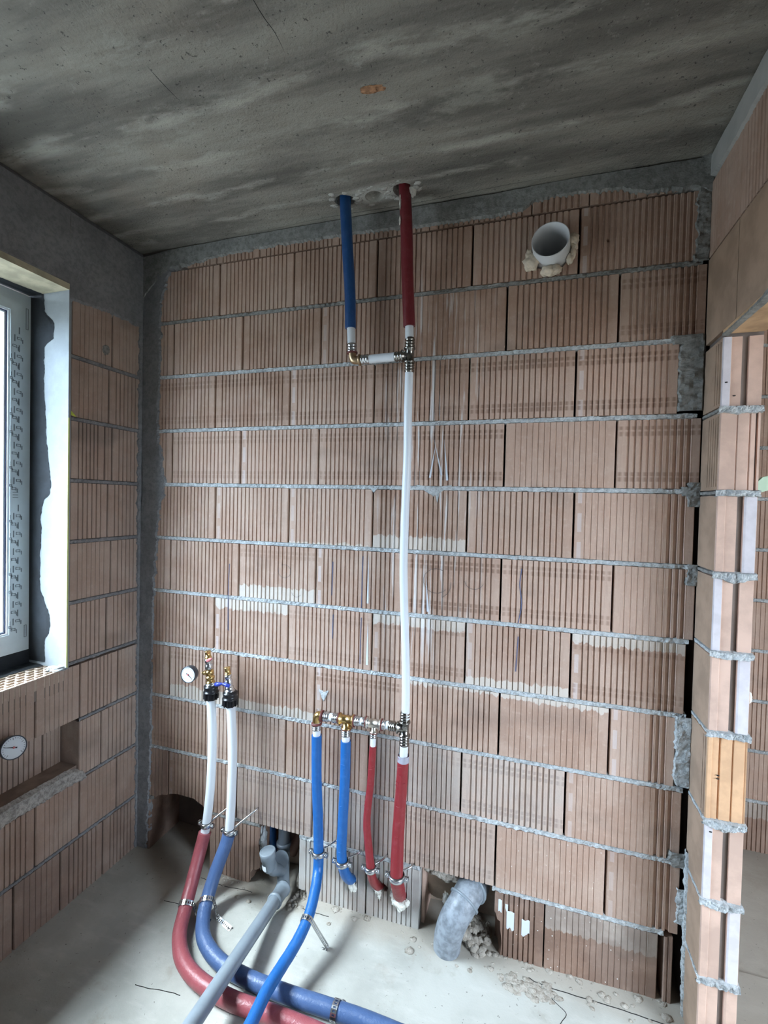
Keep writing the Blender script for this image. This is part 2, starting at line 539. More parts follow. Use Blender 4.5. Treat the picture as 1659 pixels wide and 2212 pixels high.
def put(name, mb, mats, parent=None, origin=None):
    """link the collected mesh as one object; a child shares its root's origin"""
    if not isinstance(mats, (list, tuple)):
        mats = [mats]
    if parent is not None:
        r = parent
        while r.parent is not None:
            r = r.parent
        og = r.location.copy()
    else:
        og = Vector(origin or (0, 0, 0))
    o = bpy.data.objects.new(name, mb.mesh(name, mats, og))
    COL.objects.link(o)
    if parent is not None:
        o.parent = parent
    else:
        o.location = og
    return o


def thing(name, loc, label, cat, group=None):
    o = bpy.data.objects.new(name, None)
    o.empty_display_size = 0.05
    COL.objects.link(o)
    o.location = loc
    o['label'], o['category'] = label, cat
    if group:
        o['group'] = group
    return o


def struct(name, mb, mats, label, cat='wall'):
    o = put(name, mb, mats)
    o['kind'] = 'structure'
    o['label'], o['category'] = label, cat
    return o


def cut(obj, *cutters):
    """subtract real holes from a mesh, once, with shared data made single"""
    for c in cutters:
        me = c.mesh('cutter', [])
        co = bpy.data.objects.new('cutter', me)
        COL.objects.link(co)
        md = obj.modifiers.new('b', 'BOOLEAN')
        md.operation = 'DIFFERENCE'
        md.solver = 'EXACT'
        md.object = co
        bpy.context.view_layer.update()
        dg = bpy.context.evaluated_depsgraph_get()
        nm = bpy.data.meshes.new_from_object(obj.evaluated_get(dg))
        obj.modifiers.clear()
        obj.data = nm
        bpy.data.objects.remove(co)


def cyl(c, d, r, L, n=28, sx=1.0, wob=0.0):
    return MB().lathe(c, d, [(-L / 2, r), (L / 2, r)], n, sx=sx, wob=wob)


# ------------------------------------------------------------------ setting: shell
XL, XR, ZC = -0.418, 1.888, 2.838
REAR, HALLX = -3.5, 3.9

wall_back = struct('wall_back', MB().box((XL - 0.4, 0.205, -0.3), (2.03, 0.30, 2.75)).box((XL - 0.4, 0.0, 2.80), (2.03, 0.30, 3.0)), SHELL,
                   'hollow clay block back wall carrying the pipes')
left_mb = MB()
left_mb.box((XL - 0.30, -3.5, -0.2), (XL - 0.125, 0.3, 0.960))
left_mb.box((XL - 0.30, -3.5, 2.52), (XL - 0.125, 0.3, 2.95))
left_mb.box((XL - 0.30, -0.37, 0.960), (XL - 0.125, 0.3, 2.52))
left_mb.box((XL - 0.30, -3.5, 0.960), (XL - 0.125, -1.55, 2.52))
left_mb.box((XL - 0.62, -3.5, 2.74), (XL - 0.30, 0.3, 2.86))  # unseen eave, added to keep high sky light off the left floor
wall_left = struct('wall_left', left_mb, SHELL, 'dim clay block wall on the left with the window opening')
rb = MB()
rb.box((XR, -3.5, 2.215), (XR + 0.115, -0.146, 2.838)) if False else None
rb.box((XR + 0.004, -3.5, -0.2), (XR + 0.111, -1.05, 2.95))
rb.box((XR + 0.012, -1.05, 2.24), (XR + 0.105, 0.96, 2.95))
rb.box((XR + 0.012, -0.135, -0.2), (XR + 0.105, 0.96, 2.24))
wall_right = struct('wall_right', rb, SHELL, 'thin clay block wall on the right with the doorway')
rear = MB()
rear.box((XL - 0.44, REAR - 0.3, -0.2), (XR + 0.1, REAR, 3.0))
wall_rear = struct('wall_rear', rear, SHELL, 'clay block wall behind the viewer')
hall = MB()
hall.box((XR + 0.1, 1.165, -0.2), (HALLX + 0.2, 1.30, 3.0))
hall.box((XR + 0.1, REAR - 0.3, -0.2), (HALLX + 0.2, REAR, 3.0))
hall.box((HALLX, REAR, -0.2), (HALLX + 0.2, -3.25, 3.0)).box((HALLX, -1.25, -0.2), (HALLX + 0.2, 1.2, 3.0))  # added opening out of view, sized to send daylight through the doorway
hall.box((HALLX, -3.25, -0.2), (HALLX + 0.2, -1.25, 0.9)).box((HALLX, -3.25, 2.4), (HALLX + 0.2, -1.25, 3.0))
wall_hall = struct('wall_hall', hall, HALLC, 'clay block wall of the hall seen through the doorway')

# ceiling slab with three round openings
cm = MB().box((XL - 0.44, REAR - 0.3, ZC), (HALLX + 0.2, 1.3, ZC + 0.2))
ceiling = struct('ceiling', cm, CEIL, 'raw grey concrete ceiling with board marks', 'ceiling')
cut(ceiling, cyl((0.648, -0.106, ZC), (0, 0, 1), 0.034, 0.16, 28, 1.12, 0.2), cyl((0.765, -0.100, ZC), (0, 0, 1), 0.031, 0.16, 28, 1.15, 0.15),
    cyl((0.880, -0.106, ZC), (0, 0, 1), 0.036, 0.16, 28, 1.15, 0.25))
for path in ([(0.716, -0.95), (0.718, -0.80), (0.726, -0.74), (0.722, -0.67)], [(0.350, -0.764), (0.352, -0.70), (0.359, -0.627)],
             [(0.107, -0.602), (0.118, -0.54)], [(-0.26, -0.487), (-0.16, -0.34)],
             [(0.20, -0.012), (0.55, -0.030), (0.9, -0.022), (1.3, -0.034), (1.84, -0.018)]):
    put('crack', MB().tube([(x, y, ZC + 0.0004) for x, y in path], [0.0004, 0.0011, 0.0009, 0.0003], 6, sub=6), SOOT, ceiling)
sm = MB()
for (cx, cy, s, k) in ((0.90, -0.531, 0.02, 1), (0.925, -0.525, 0.012, 2)):
    sm.ball((cx, cy, ZC), s, k, 0.5, sc=(1.5, 0.6, 0.12))
put('rust_patch', sm, simple('rusty_scale', (0.36, 0.19, 0.10), 0.9, var=0.3, vs=90), ceiling)
lump = MB()
rr = random.Random(4)
for i in range(46):
    a = rr.random() * 2 * pi
    cx, cy = rr.choice([(0.648, -0.106), (0.765, -0.1), (0.880, -0.106)])
    d = 0.040 + rr.random() * 0.016
    lump.ball((cx + cos(a) * d * 1.2, cy + sin(a) * d, ZC + 0.001), 0.004 + rr.random() * 0.007, i, 0.6, sc=(1.6, 1, 0.45), n=5)
o = put('rough_cement_rim', lump, simple('pale_cement', (0.42, 0.41, 0.37), 0.9, var=0.2, vs=50, bumpy=0.5), ceiling)
o['kind'] = 'stuff'

# floor: slightly wavy slab
def floor_z(x, y):
    z = 0.006 * noise.noise(Vector((x * 1.3, y * 1.3, 0))) + 0.0025 * noise.noise(Vector((x * 7, y * 7, 3)))
    z += 0.012 * max(0, 1 - abs(x - 1.10) / 0.35) * max(0, min(1, (y + 0.14) / 0.14))
    z += 0.016 * max(0, min(1, (y + 0.16) / 0.16)) * max(0, min(1, (x - 1.25) / 0.5))
    d = math.hypot(x - 0.37, (y + 0.01) * 1.2)
    z -= 0.040 * max(0, 1 - d / 0.15) ** 1.0
    z -= 0.022 * max(0, 1 - abs(x - 0.15) / 0.5) * max(0, min(1, (y + 0.12) / 0.12))
    return z


fm = MB()
nx, ny = 150, 70
x0, x1, y0, y1 = XL - 0.3, 2.45, -1.25, 0.21
vs = [(x0 + (x1 - x0) * i / nx, y0 + (y1 - y0) * j / ny, floor_z(x0 + (x1 - x0) * i / nx, y0 + (y1 - y0) * j / ny)) for j in range(ny + 1) for i in range(nx + 1)]
fs = [(j * (nx + 1) + i, j * (nx + 1) + i + 1, (j + 1) * (nx + 1) + i + 1, (j + 1) * (nx + 1) + i) for j in range(ny) for i in range(nx)]
fm.add(vs, fs, 0, True)
fm.box((XL - 0.44, REAR - 0.3, -0.3), (HALLX + 0.2, -1.25, -0.001)).box((2.45, -1.25, -0.3), (HALLX + 0.2, 1.3, -0.001)).box((1.9, 0.21, -0.3), (2.45, 1.3, -0.001))
fm.box((XL - 0.44, -1.25, -0.3), (2.45, 0.3, -0.09))
floor = struct('floor', fm, FLOOR, 'dusty pale concrete floor slab', 'floor')


def floor_line(pts, r=0.0012, name='crack'):
    P = spline([(x, y, 0) for x, y in pts], 7)
    P = [Vector((p.x + 0.003 * noise.noise(p * 30), p.y + 0.003 * noise.noise(p * 30 + Vector((5, 5, 5))), 0)) for p in P]
    P = [Vector((p.x, p.y, floor_z(p.x, p.y) + 0.0003)) for p in P]
    put(name, MB().tube(P, r, 5, sub=1), SOOT, floor)


floor_line([(0.10, -0.513), (0.152, -0.51), (0.22, -0.497), (0.272, -0.493)])
floor_line([(0.0, -0.055), (0.12, -0.06), (0.255, -0.041)])
floor_line([(0.479, -0.055), (0.55, -0.06), (0.624, -0.057)], 0.0012)
floor_line([(1.40, -0.050), (1.453, -0.062), (1.64, -0.064), (1.78, -0.070), (1.86, -0.068)], 0.0014)
floor_line([(1.47, -0.075), (1.48, -0.10), (1.52, -0.13), (1.50, -0.17)], 0.0011)
floor_line([(0.03, -0.205), (-0.06, -0.21)], 0.0012)
peb = MB()
for i in range(150):
    x = 0.9 + rr.random() * 0.95 if i % 3 else rr.random() * 0.8
    y = -rr.random() ** 2 * 0.10 - 0.004
    peb.ball((x, y, floor_z(x, y)), 0.002 + rr.random() ** 3 * 0.011, i, 0.5, sc=(1.4, 1.2, 0.5), n=4)
for i in range(55):
    a, d = rr.random() * 2 * pi, rr.random() ** 0.6
    x, y = 1.40 + cos(a) * d * 0.10, -0.085 + sin(a) * d * 0.035
    peb.ball((x, y, floor_z(x, y)), 0.004 + rr.random() * 0.008, i, 0.5, sc=(1.8, 1.3, 0.22), n=5)
for i in range(60):
    x, y = 1.145 + rr.random() * 0.105, -0.02 + rr.random() * 0.14
    peb.ball((x, y, floor_z(x, y) + max(0, 1.22 - x) * 0.5), 0.007 + rr.random() * 0.013, i, 0.5, sc=(1.2, 1.2, 1.0), n=6)
for i in range(30):
    x, y = 0.42 + rr.random() * 0.07, -0.06 + rr.random() * 0.1
    peb.ball((x, y, floor_z(x, y)), 0.003 + rr.random() * 0.009, i, 0.5, n=5)
o = put('rubble_crumbs', peb, RUBBLE, floor)
o['kind'] = 'stuff'

# ------------------------------------------------------------------ bricks
STY = {0: (0.0038, 0.0050), 1: (0.0062, 0.0045), 2: (0.0090, 0.0050), 3: (0.0028, 0.0018)}
MESHC = {}
BH = 0.232


def brick_mesh(w, h, style, depth=0.20, deep_from=None):
    key = (round(w, 3), round(h, 3), style, depth, deep_from)
    if key in MESHC:
        return MESHC[key]
    gw, gd = STY[style]
    prof = [(0, depth), (0, 0.003), (0.0025, 0)]
    m0 = 0.033 if w > 0.15 else 0.012
    n = max(0, int(round((w - 2 * m0) / 0.0195)))
    p = (w - 2 * m0) / max(n, 1)
    for i in range(n + 1):
        x = m0 + i * p
        g, d = gw, gd
        if deep_from is not None and x > w - deep_from:
            g, d = 0.011, 0.0085
        x_a, x_b = x - g / 2, x + g / 2
        if x_a < 0.006 or x_b > w - 0.006:
            continue
        prof += [(x_a - 0.0012, 0), (x_a + g * 0.22, d), (x_b - g * 0.10, d), (x_b + 0.0008, -0.0006), (x_b + 0.003, 0)]
    prof += [(w - 0.0025, 0), (w, 0.003), (w, depth)]
    k = len(prof)
    vs = [(x, y, 0) for x, y in prof] + [(x, y, h) for x, y in prof]
    mb = MB().add(vs, [(i, i + 1, k + i + 1, k + i) for i in range(k - 1)] + [tuple(range(k))[::-1], tuple(range(k, 2 * k)), (k - 1, 0, k, 2 * k - 1)])
    me = mb.mesh('brick', [CLAY])
    MESHC[key] = me
    return me


def brick(parent, x, z, w, h=BH, style=0, rot=0.0, y=0.0, depth=0.20, deep=None, name='brick', **props):
    o = bpy.data.objects.new(name, brick_mesh(w, h, style, depth, deep))
    o.parent = parent
    if rot == 0.0:
        o.location = (x, y, z)
    else:
        o.location = (y, x, z)
        o.rotation_euler = (0, 0, rot)
    for k in ('tone', 'stain_low', 'stain_high', 'marks', 'wash', 'soil', 'specks', 'drip', 'strip'):
        o[k] = float(props.get(k, 0.0))
    COL.objects.link(o)
    return o


X_A = [-0.41, 0.007, 0.377, 0.747, 1.122, 1.493, 1.870]
X_B = [-0.41, -0.24, 0.13, 0.507, 0.880, 1.253, 1.626, 1.887]
X_C = [-0.41, -0.008, 0.368, 0.746, 1.122, 1.495, 1.815]
X_D = [-0.41, -0.242, 0.128, 0.506, 0.882, 1.259, 1.631, 1.886]
X_E = [-0.41, 0.0, 0.372, 0.751, 1.128, 1.503, 1.876]
X_F = [-0.41, -0.244, 0.13, 0.505, 0.884, 1.259, 1.636, 1.886]
X_G = [-0.41, 0.003, 0.38, 0.76, 1.135, 1.508, 1.866]
X_H = [-0.41, -0.242, 0.134, 0.510, 0.898, 1.267, 1.640, 1.845]
X_I = [-0.41, 0.003, 0.378, 0.755, 1.132, 1.504, 1.870]
X_J = [-0.41, -0.24, 0.134, 0.509, 0.884, 1.268, 1.644, 1.874]
ROWS = [('A', X_A, 2.5), ('B', X_B, 2.25), ('C', X_C, 2.0), ('D', X_D, 1.75), ('E', X_E, 1.5), ('F', X_F, 1.25), ('G', X_G, 1.0), ('H', X_H, 0.75), ('I', X_I, 0.5), ('J', X_J, 0.25)]
SPEC = {  # (row, index): style and surface marks
    'C': dict(marks=0.8), 'F4': dict(marks=0.9, style=2), 'F5': dict(marks=0.6, style=1, tone=0.85), 'F3': dict(style=0, marks=0.1), 'F2': dict(stain_low=0.055, tone=0.45, marks=0.4),
    'F6': dict(style=3, tone=0.8, marks=0), 'E2': dict(stain_low=0.008), 'E3': dict(stain_low=0.050, tone=0.15, style=1), 'E4': dict(style=1, tone=0.5),
    'E5': dict(style=3, tone=0.75), 'E1': dict(tone=0.6), 'G1': dict(stain_high=0.045, tone=0.3, marks=0.2), 'G3': dict(stain_high=0.040, marks=0.6, tone=0.35, style=1), 'G4': dict(stain_low=0.032, tone=0.4),
    'G5': dict(stain_high=0.035, marks=0.6, tone=0.3, style=1), 'G2': dict(marks=0.35, tone=0.6), 'H1': dict(stain_low=0.060, tone=0.5, marks=0.5), 'H2': dict(stain_low=0.040, tone=0.25), 'H3': dict(marks=0.8, tone=0.55),
    'H4': dict(style=0, stain_high=0.012, tone=0.4), 'H5': dict(style=3, stain_high=0.018, tone=0.3), 'H6': dict(style=3, tone=0.85), 'I5': dict(style=3, tone=0.4),
    'I4': dict(marks=0.7, wash=0.35, style=2, tone=0.9), 'I3': dict(wash=0.45, tone=0.2, marks=0.4), 'I2': dict(tone=0.35), 'I1': dict(marks=0.3, tone=0.5, wash=0.15), 'I0': dict(soil=0.2, marks=0.4),
    'J4': dict(wash=0.25, marks=0.7, style=1), 'J3': dict(wash=0.55, marks=0.4, tone=0.6), 'J2': dict(wash=0.30, marks=0.6, tone=0.7), 'J1': dict(soil=0.35, marks=0.3), 'J0': dict(soil=0.65),
    'J5': dict(style=3, specks=0.5, tone=0.5), 'J6': dict(style=3, tone=0.35, soil=0.15), 'A5': dict(style=2), 'B6': dict(style=2, marks=0.7, tone=0.2), 'B4': dict(style=3, tone=0.1),
    'B5': dict(style=1, tone=0.2), 'A4': dict(style=1), 'C4': dict(style=1, marks=0.9, tone=0.6), 'C5': dict(style=1, marks=0.9, tone=0.7), 'D4': dict(style=1, marks=0.9, tone=0.45), 'D5': dict(style=3, tone=0.55), 'D6': dict(style=2, marks=0.8, tone=0.8),
    'D0': dict(marks=0), 'D1': dict(marks=0.4, tone=0.75), 'D2': dict(marks=0.35, tone=0.8), 'D3': dict(marks=0.6, tone=0.6),
}
rb_ = random.Random(11)
back_bricks = {}
for nm, xs, zb in ROWS:
    for i in range(len(xs) - 1):
        a, b2 = xs[i], xs[i + 1]
        pr = dict(tone=rb_.uniform(0.1, 0.75), drip=1.0, strip=rb_.choice([0, 0, 0.6, 1.0]))
        if nm == 'C':
            pr['marks'] = 0.6
        pr.update(SPEC.get(nm + str(i), {}))
        st = pr.pop('style', 0)
        gap = 0.0065 if i else 0.0
        deep = 0.085 if (b2 > 1.84 and nm not in 'AC') else None
        back_bricks[nm + str(i)] = brick(wall_back, a + gap, zb + 0.009, b2 - a - gap - 0.001, h=0.223 if nm == 'A' else BH, style=st, y=rb_.uniform(-0.0015, 0.0015), deep=deep, **pr)
# bottom course, partly broken out for the pipes
K = [(-0.41, -0.345, dict(soil=0.8)), (0.000, 0.268, dict(soil=0.45, tone=0.3)), (0.456, 0.757, dict(wash=0.85, tone=0.3)), (0.764, 0.985, dict(wash=0.9)),
     (1.273, 1.448, dict(soil=0.75, specks=0.9, style=1)), (1.453, 1.815, dict(soil=0.62, specks=0.9, style=3, stain_high=0.02)), (1.834, 1.860, dict(soil=0.5))]
for a, b2, pr in K:
    st = pr.pop('style', 0)
    back_bricks['K%.3f' % a] = brick(wall_back, a, -0.055, b2 - a, h=0.296, style=st, **pr)
# short slivers of the cut top course
xx = -0.17
for w in (0.16, 0.22, 0.375, 0.375, 0.375, 0.19, 0.18, 0.175):
    brick(wall_back, xx, 2.741, w - 0.003, h=0.07, style=0 if xx < 1.1 else 2, tone=rb_.uniform(0.2, 0.6), y=rb_.uniform(0, 0.004))
    xx += w
# openings
cut(back_bricks['A4'], cyl((1.404, 0.1, 2.603), (0, 1, 0), 0.073, 0.5, 36, 1.0, 0.15))
cut(wall_back, cyl((1.404, 0.25, 2.603), (0, 1, 0), 0.073, 0.5))
cut(back_bricks['A5'], cyl((1.587, 0.0, 2.612), (0, 1, 0), 0.006, 0.1, 12))
cut(back_bricks['K0.456'], cyl((0.668, 0.0, 0.148), (0, 1, 0), 0.027, 0.12, 18, 1.0, 0.3), cyl((0.700, 0.0, 0.125), (0, 1, 0), 0.020, 0.12, 18, 1.0, 0.3),
    MB().ball((0.262 + 0.2, 0.0, -0.02), 0.045, 3, 0.4))
cut(back_bricks['K0.764'], cyl((0.838, 0.0, 0.135), (0, 1, 0), 0.017, 0.12, 18, 1.0, 0.4))
cut(back_bricks['K0.000'], MB().ball((0.280, 0.0, -0.03), 0.075, 5, 0.45, sc=(1, 1.6, 1.2)), MB().ball((0.272, 0.0, 0.19), 0.035, 2, 0.4, sc=(0.6, 1.6, 2)))
cut(back_bricks['J0'], MB().ball((-0.16, 0.0, 0.235), 0.115, 8, 0.2, sc=(1.25, 1.5, 0.55)))
cut(back_bricks['J1'], MB().ball((-0.16, 0.0, 0.235), 0.115, 8, 0.2, sc=(1.25, 1.5, 0.55)))
cut(back_bricks['K1.273'], MB().ball((1.262, 0.0, 0.05), 0.055, 9, 0.3, sc=(0.7, 1.6, 2.2)))


def rough_strip(name, parent, fr, s0, s1, lo, hi, thick, mat, seed=0, rag_lo=0.0, rag_hi=0.0, ds=0.005, nt_=6, base=0.0, ampn=0.5, freq=40, under=0.012):
    """uneven sheet: fr(s, c, out) -> world point; lo and hi are lists of (s, c) edges"""
    def at(tab, s):
        if not isinstance(tab, (list, tuple)):
            return tab
        if s <= tab[0][0]:
            return tab[0][1]
        for (a, va), (b_, vb) in zip(tab, tab[1:]):
            if s <= b_:
                return va + (vb - va) * (s - a) / (b_ - a)
        return tab[-1][1]
    n = max(2, int((s1 - s0) / ds))
    vs, fs = [], []
    for i in range(n + 1):
        s = s0 + (s1 - s0) * i / n
        l = at(lo, s) + rag_lo * (noise.noise(Vector((s * 28, seed, 0))) + 0.6 * noise.noise(Vector((s * 95, seed, 4))))
        h = at(hi, s) + rag_hi * (noise.noise(Vector((s * 28, seed, 9))) + 0.6 * noise.noise(Vector((s * 95, seed, 14))))
        for j in range(nt_ + 1):
            t = j / nt_
            c = l + (h - l) * t
            e = 1 if 0 < j < nt_ else 0
            nn = noise.noise(Vector((s * freq, c * freq, seed))) + 0.5 * noise.noise(Vector((s * freq * 3, c * freq * 3, seed + 3)))
            out = base + (thick * (1 + ampn * nn) if e else -under)
            vs.append(fr(s, c, out))
    k = nt_ + 1
    for i in range(n):
        for j in range(nt_):
            fs.append((i * k + j, (i + 1) * k + j, (i + 1) * k + j + 1, i * k + j + 1))
    return put(name, MB().add(vs, fs, 0, False), mat, parent)


fb = lambda s, c, out: (s, -out, c)          # on the back wall: s along x, c height
fl = lambda s, c, out: (XL + out, s, c)      # on the left wall: s along y
fr_ = lambda s, c, out: (XR - out, s, c)     # on the right wall


def bed(parent, fr, s0, s1, z, h, seed, mat=MORTAR, base=-0.004, thick=0.0045, **kw):
    return rough_strip('mortar_joint', parent, fr, s0, s1, z - h / 2 - 0.0008, z + h / 2 + 0.0008, thick, mat, seed, 0.0032, 0.0032, base=base, ampn=1.1, freq=70, nt_=5, **kw)


for k, (z, h) in enumerate(((2.5, 0.017), (2.25, 0.021), (2.0, 0.021), (1.75, 0.021), (1.5, 0.020), (1.25, 0.022), (1.0, 0.022), (0.75, 0.021), (0.5, 0.020))):
    bed(wall_back, fb, -0.41, 1.872, z, h, k, MORTAR if k > 0 else PLASTER)
bed(wall_back, fb, -0.41, -0.32, 0.25, 0.02, 20, PLASTER)
bed(wall_back, fb, 0.0, 0.262, 0.25, 0.016, 21, PLASTER)
bed(wall_back, fb, 0.456, 0.985, 0.25, 0.022, 22)
bed(wall_back, fb, 1.262, 1.83, 0.25, 0.022, 23)
rough_strip('mortar_patch', wall_back, fb, -0.425, 1.89, [(-0.42, 2.60), (-0.36, 2.66), (-0.25, 2.745), (-0.1, 2.750), (0.0, 2.765), (0.3, 2.772), (0.7, 2.765), (0.9, 2.752), (1.2, 2.745), (1.28, 2.75), (1.38, 2.785), (1.6, 2.775), (1.70, 2.745), (1.84, 2.735), (1.9, 2.70)],
            2.842, 0.009, PLASTER, 31, rag_lo=0.009, ds=0.004, nt_=9, ampn=0.35, freq=14)
rough_strip('mortar_patch', wall_back, lambda s, c, out: (c, -out, s), 0.0, 2.80, -0.425, [(0, -0.35), (0.5, -0.33), (1.2, -0.325), (1.6, -0.30), (1.75, -0.26), (2.0, -0.31), (2.3, -0.30), (2.6, -0.30), (2.75, -0.24), (2.8, -0.2)],
            0.007, DARKPLASTER, 32, rag_hi=0.016, ds=0.006, nt_=8, ampn=0.4, freq=12)
for (za, zb_, xa, mat, sd) in ((2.50, 2.84, 1.845, PLASTER, 33), (2.015, 2.245, 1.806, PLASTER, 34), (0.765, 1.0, 1.838, MORTAR, 35), (2.235, 2.265, 1.78, PLASTER, 40), (1.735, 1.765, 1.83, PLASTER, 42), (0.49, 0.54, 1.835, PLASTER, 36), (1.70, 1.78, 1.85, PLASTER, 37), (1.44, 1.51, 1.855, PLASTER, 38), (0.30, 0.42, 1.862, MORTAR, 39)):
    rough_strip('mortar_patch', wall_back, lambda s, c, out: (c, -out, s), za, zb_, xa, 1.894, 0.007, mat, sd, rag_lo=0.012, ds=0.004, nt_=7, ampn=0.9, freq=38)
for (xc, zc, rw, rh, sd) in ((1.00, 1.735, 0.07, 0.025, 1), (1.015, 1.715, 0.012, 0.03, 2), (0.757, 1.738, 0.02, 0.014, 3), (0.556, 0.868, 0.022, 0.03, 4)):
    rough_strip('mortar_blob', wall_back, fb, xc - rw, xc + rw, [(xc - rw, zc + rh), (xc, zc - rh), (xc + rw, zc + rh)], zc + rh * 1.1, 0.003, MORTAR, sd, rag_lo=0.004, nt_=5, ds=0.004)

PAINT = simple('white_paint', (0.62, 0.66, 0.72), 0.6)
for (xa, xb_, z0_, z1_, sd) in ((1.287, 1.300, 0.165, 0.215, 1), (1.318, 1.345, 0.118, 0.180, 2), (1.312, 1.322, 0.175, 0.205, 5), (1.372, 1.400, 0.112, 0.165, 3)):
    rough_strip('paint_smear', wall_back, fb, xa, xb_, z0_, z1_, 0.0009, PAINT, sd, rag_lo=0.022, rag_hi=0.008, ds=0.0015, nt_=8, under=-0.0002, base=0.0004, ampn=0.2)
for (x, z, h, w, lean) in ((0.985, 1.79, 0.13, 0.0040, -0.02), (1.030, 1.80, 0.15, 0.0035, 0.035), (1.052, 1.78, 0.16, 0.0045, 0.015), (0.742, 1.28, 0.20, 0.0040, 0), (0.745, 1.03, 0.18, 0.0050, 0), (0.99, 1.27, 0.14, 0.0040, 0.01)):
    put('paint_drip', MB().add([(x - w, -0.0022, z), (x + w, -0.0022, z), (x - lean, -0.0022, z + h)], [(0, 1, 2)]), PAINT, wall_back)

# pencil and chalk marks on the blocks
def arc(cx, cz, r, a0, a1, mat=PENCIL, n=14, rad=0.0009):
    put('pencil_mark', MB().tube([(cx + r * cos(a0 + (a1 - a0) * i / n), -0.0012, cz + r * 0.95 * sin(a0 + (a1 - a0) * i / n)) for i in range(n + 1)], rad, 5, sub=1, flat=1), mat, wall_back)


arc(0.361, 1.385, 0.030, radians(-200), radians(120))
arc(1.020, 1.392, 0.050, radians(60), radians(320))
arc(1.012, 1.385, 0.066, radians(-60), radians(5))
arc(1.165, 1.405, 0.036, radians(190), radians(340))
arc(0.42, 1.30, 0.022, radians(190), radians(330))
for pts in ([(0.586, 1.44), (0.584, 1.30)], [(0.592, 1.22), (0.590, 1.12)], [(0.718, 1.47), (0.715, 1.26)], [(0.716, 1.22), (0.714, 1.03)], [(1.335, 1.46), (1.330, 1.40), (1.338, 1.33), (1.328, 1.26)], [(1.330, 1.21), (1.324, 1.08)], [(0.084, 1.40), (0.080, 1.24), (0.083, 1.10)]):
    put('pencil_mark', MB().tube([(x, -0.0010, z) for x, z in pts], 0.0018, 6, sub=5), INKB, wall_back)

# what shows inside the three openings of the bottom course
ins = MB()
ins.box((0.456, 0.03, -0.1), (0.475, 0.2, 0.25)).box((0.24, 0.155, -0.1), (0.47, 0.2, 0.45))
put('broken_block', ins, TAN, wall_back)
ins = MB().ball((1.065, 0.115, 0.155), 0.085, 4, 0.18, sc=(1.15, 0.5, 1.1)).box((0.985, 0.16, -0.05), (1.27, 0.2, 0.25))
put('broken_block', ins, TAN, wall_back)
ins = MB()
for i, (x, z, r) in enumerate(((1.01, 0.225, 0.02), (1.05, 0.222, 0.026), (1.09, 0.212, 0.024), (1.13, 0.215, 0.026))):
    ins.ball((x, 0.055, z), r, i, 0.5, sc=(1.4, 1, 0.7))
put('mortar_lump', ins, RUBBLE, wall_back)
put('expanding_foam', MB().ball((1.085, 0.03, 0.135), 0.018, 3, 0.5, sc=(0.7, 0.7, 1.3)), FOAMW, wall_back)
ins = MB().box((0.988, 0.035, 0.0), (1.000, 0.2, 0.25))
put('broken_block', ins, CLAYP, wall_back)
ins = MB().ball((0.262, 0.03, 0.14), 0.03, 2, 0.5, sc=(0.4, 0.8, 3.0))
put('mortar_lump', ins, MORTAR, wall_back)
ins = MB().ball((0.455, 0.06, 0.02), 0.045, 7, 0.4, sc=(0.7, 0.8, 1.2)).ball((0.445, 0.05, 0.11), 0.01, 3, 0.4)
put('mortar_lump', ins, RUBBLE, wall_back)

# ------------------------------------------------------------------ left wall bricks
rl = random.Random(5)


def lbrick(ya, yb, z, h=BH, x=XL, **kw):
    """block on the left wall from y = ya (nearer the viewer) to yb"""
    kw.setdefault('style', rl.choice([0, 3, 3]))
    kw.setdefault('depth', 0.12)
    pr = dict(tone=rl.uniform(0.2, 0.5), soil=0.12, wash=0.22)  # low tone, darker and greyer: dim bluish light painted into the blocks
    pr.update(kw)
    # local +x runs towards -y ; local +y (depth) runs towards -x
    o = brick(wall_left, ya + 0.003, z, yb - ya - 0.006, h=h, rot=pi / 2, y=x + rl.uniform(-0.001, 0.001), **pr)
    return o


YR = {2.25: (-0.357, -0.167, -0.005), 2.0: (-0.360, -0.182, -0.005), 1.75: (-0.360, -0.20, -0.163, -0.005), 1.5: (-0.360, -0.183, -0.005), 1.25: (-0.360, -0.164, -0.005), 1.0: (-0.360, -0.184, -0.005),
      0.75: (-2.0, -1.81, -1.62, -1.43, -1.24, -1.055, -0.865, -0.68, -0.49, -0.306, -0.12, -0.005), 0.25: (-2.0, -1.80, -1.61, -1.42, -1.23, -1.04, -0.855, -0.67, -0.488, -0.304, -0.12, -0.005),
      0.0: (-2.0, -1.89, -1.70, -1.51, -1.32, -1.13, -0.945, -0.755, -0.565, -0.386, -0.19, -0.005)}
for z, ys in YR.items():
    for a, b2 in zip(ys, ys[1:]):
        if z == 0.0:
            lbrick(a, b2, -0.03, h=0.271, soil=0.5, wash=0.15)
        elif z == 0.25:
            lbrick(a, b2, z + 0.009, soil=0.3, wash=0.1)
        else:
            sill = z == 0.75 and b2 < -0.25 and a > -1.6
            lbrick(a, b2, z + 0.009, h=0.226 if z == 0.75 else BH, depth=0.012 if sill else 0.12)
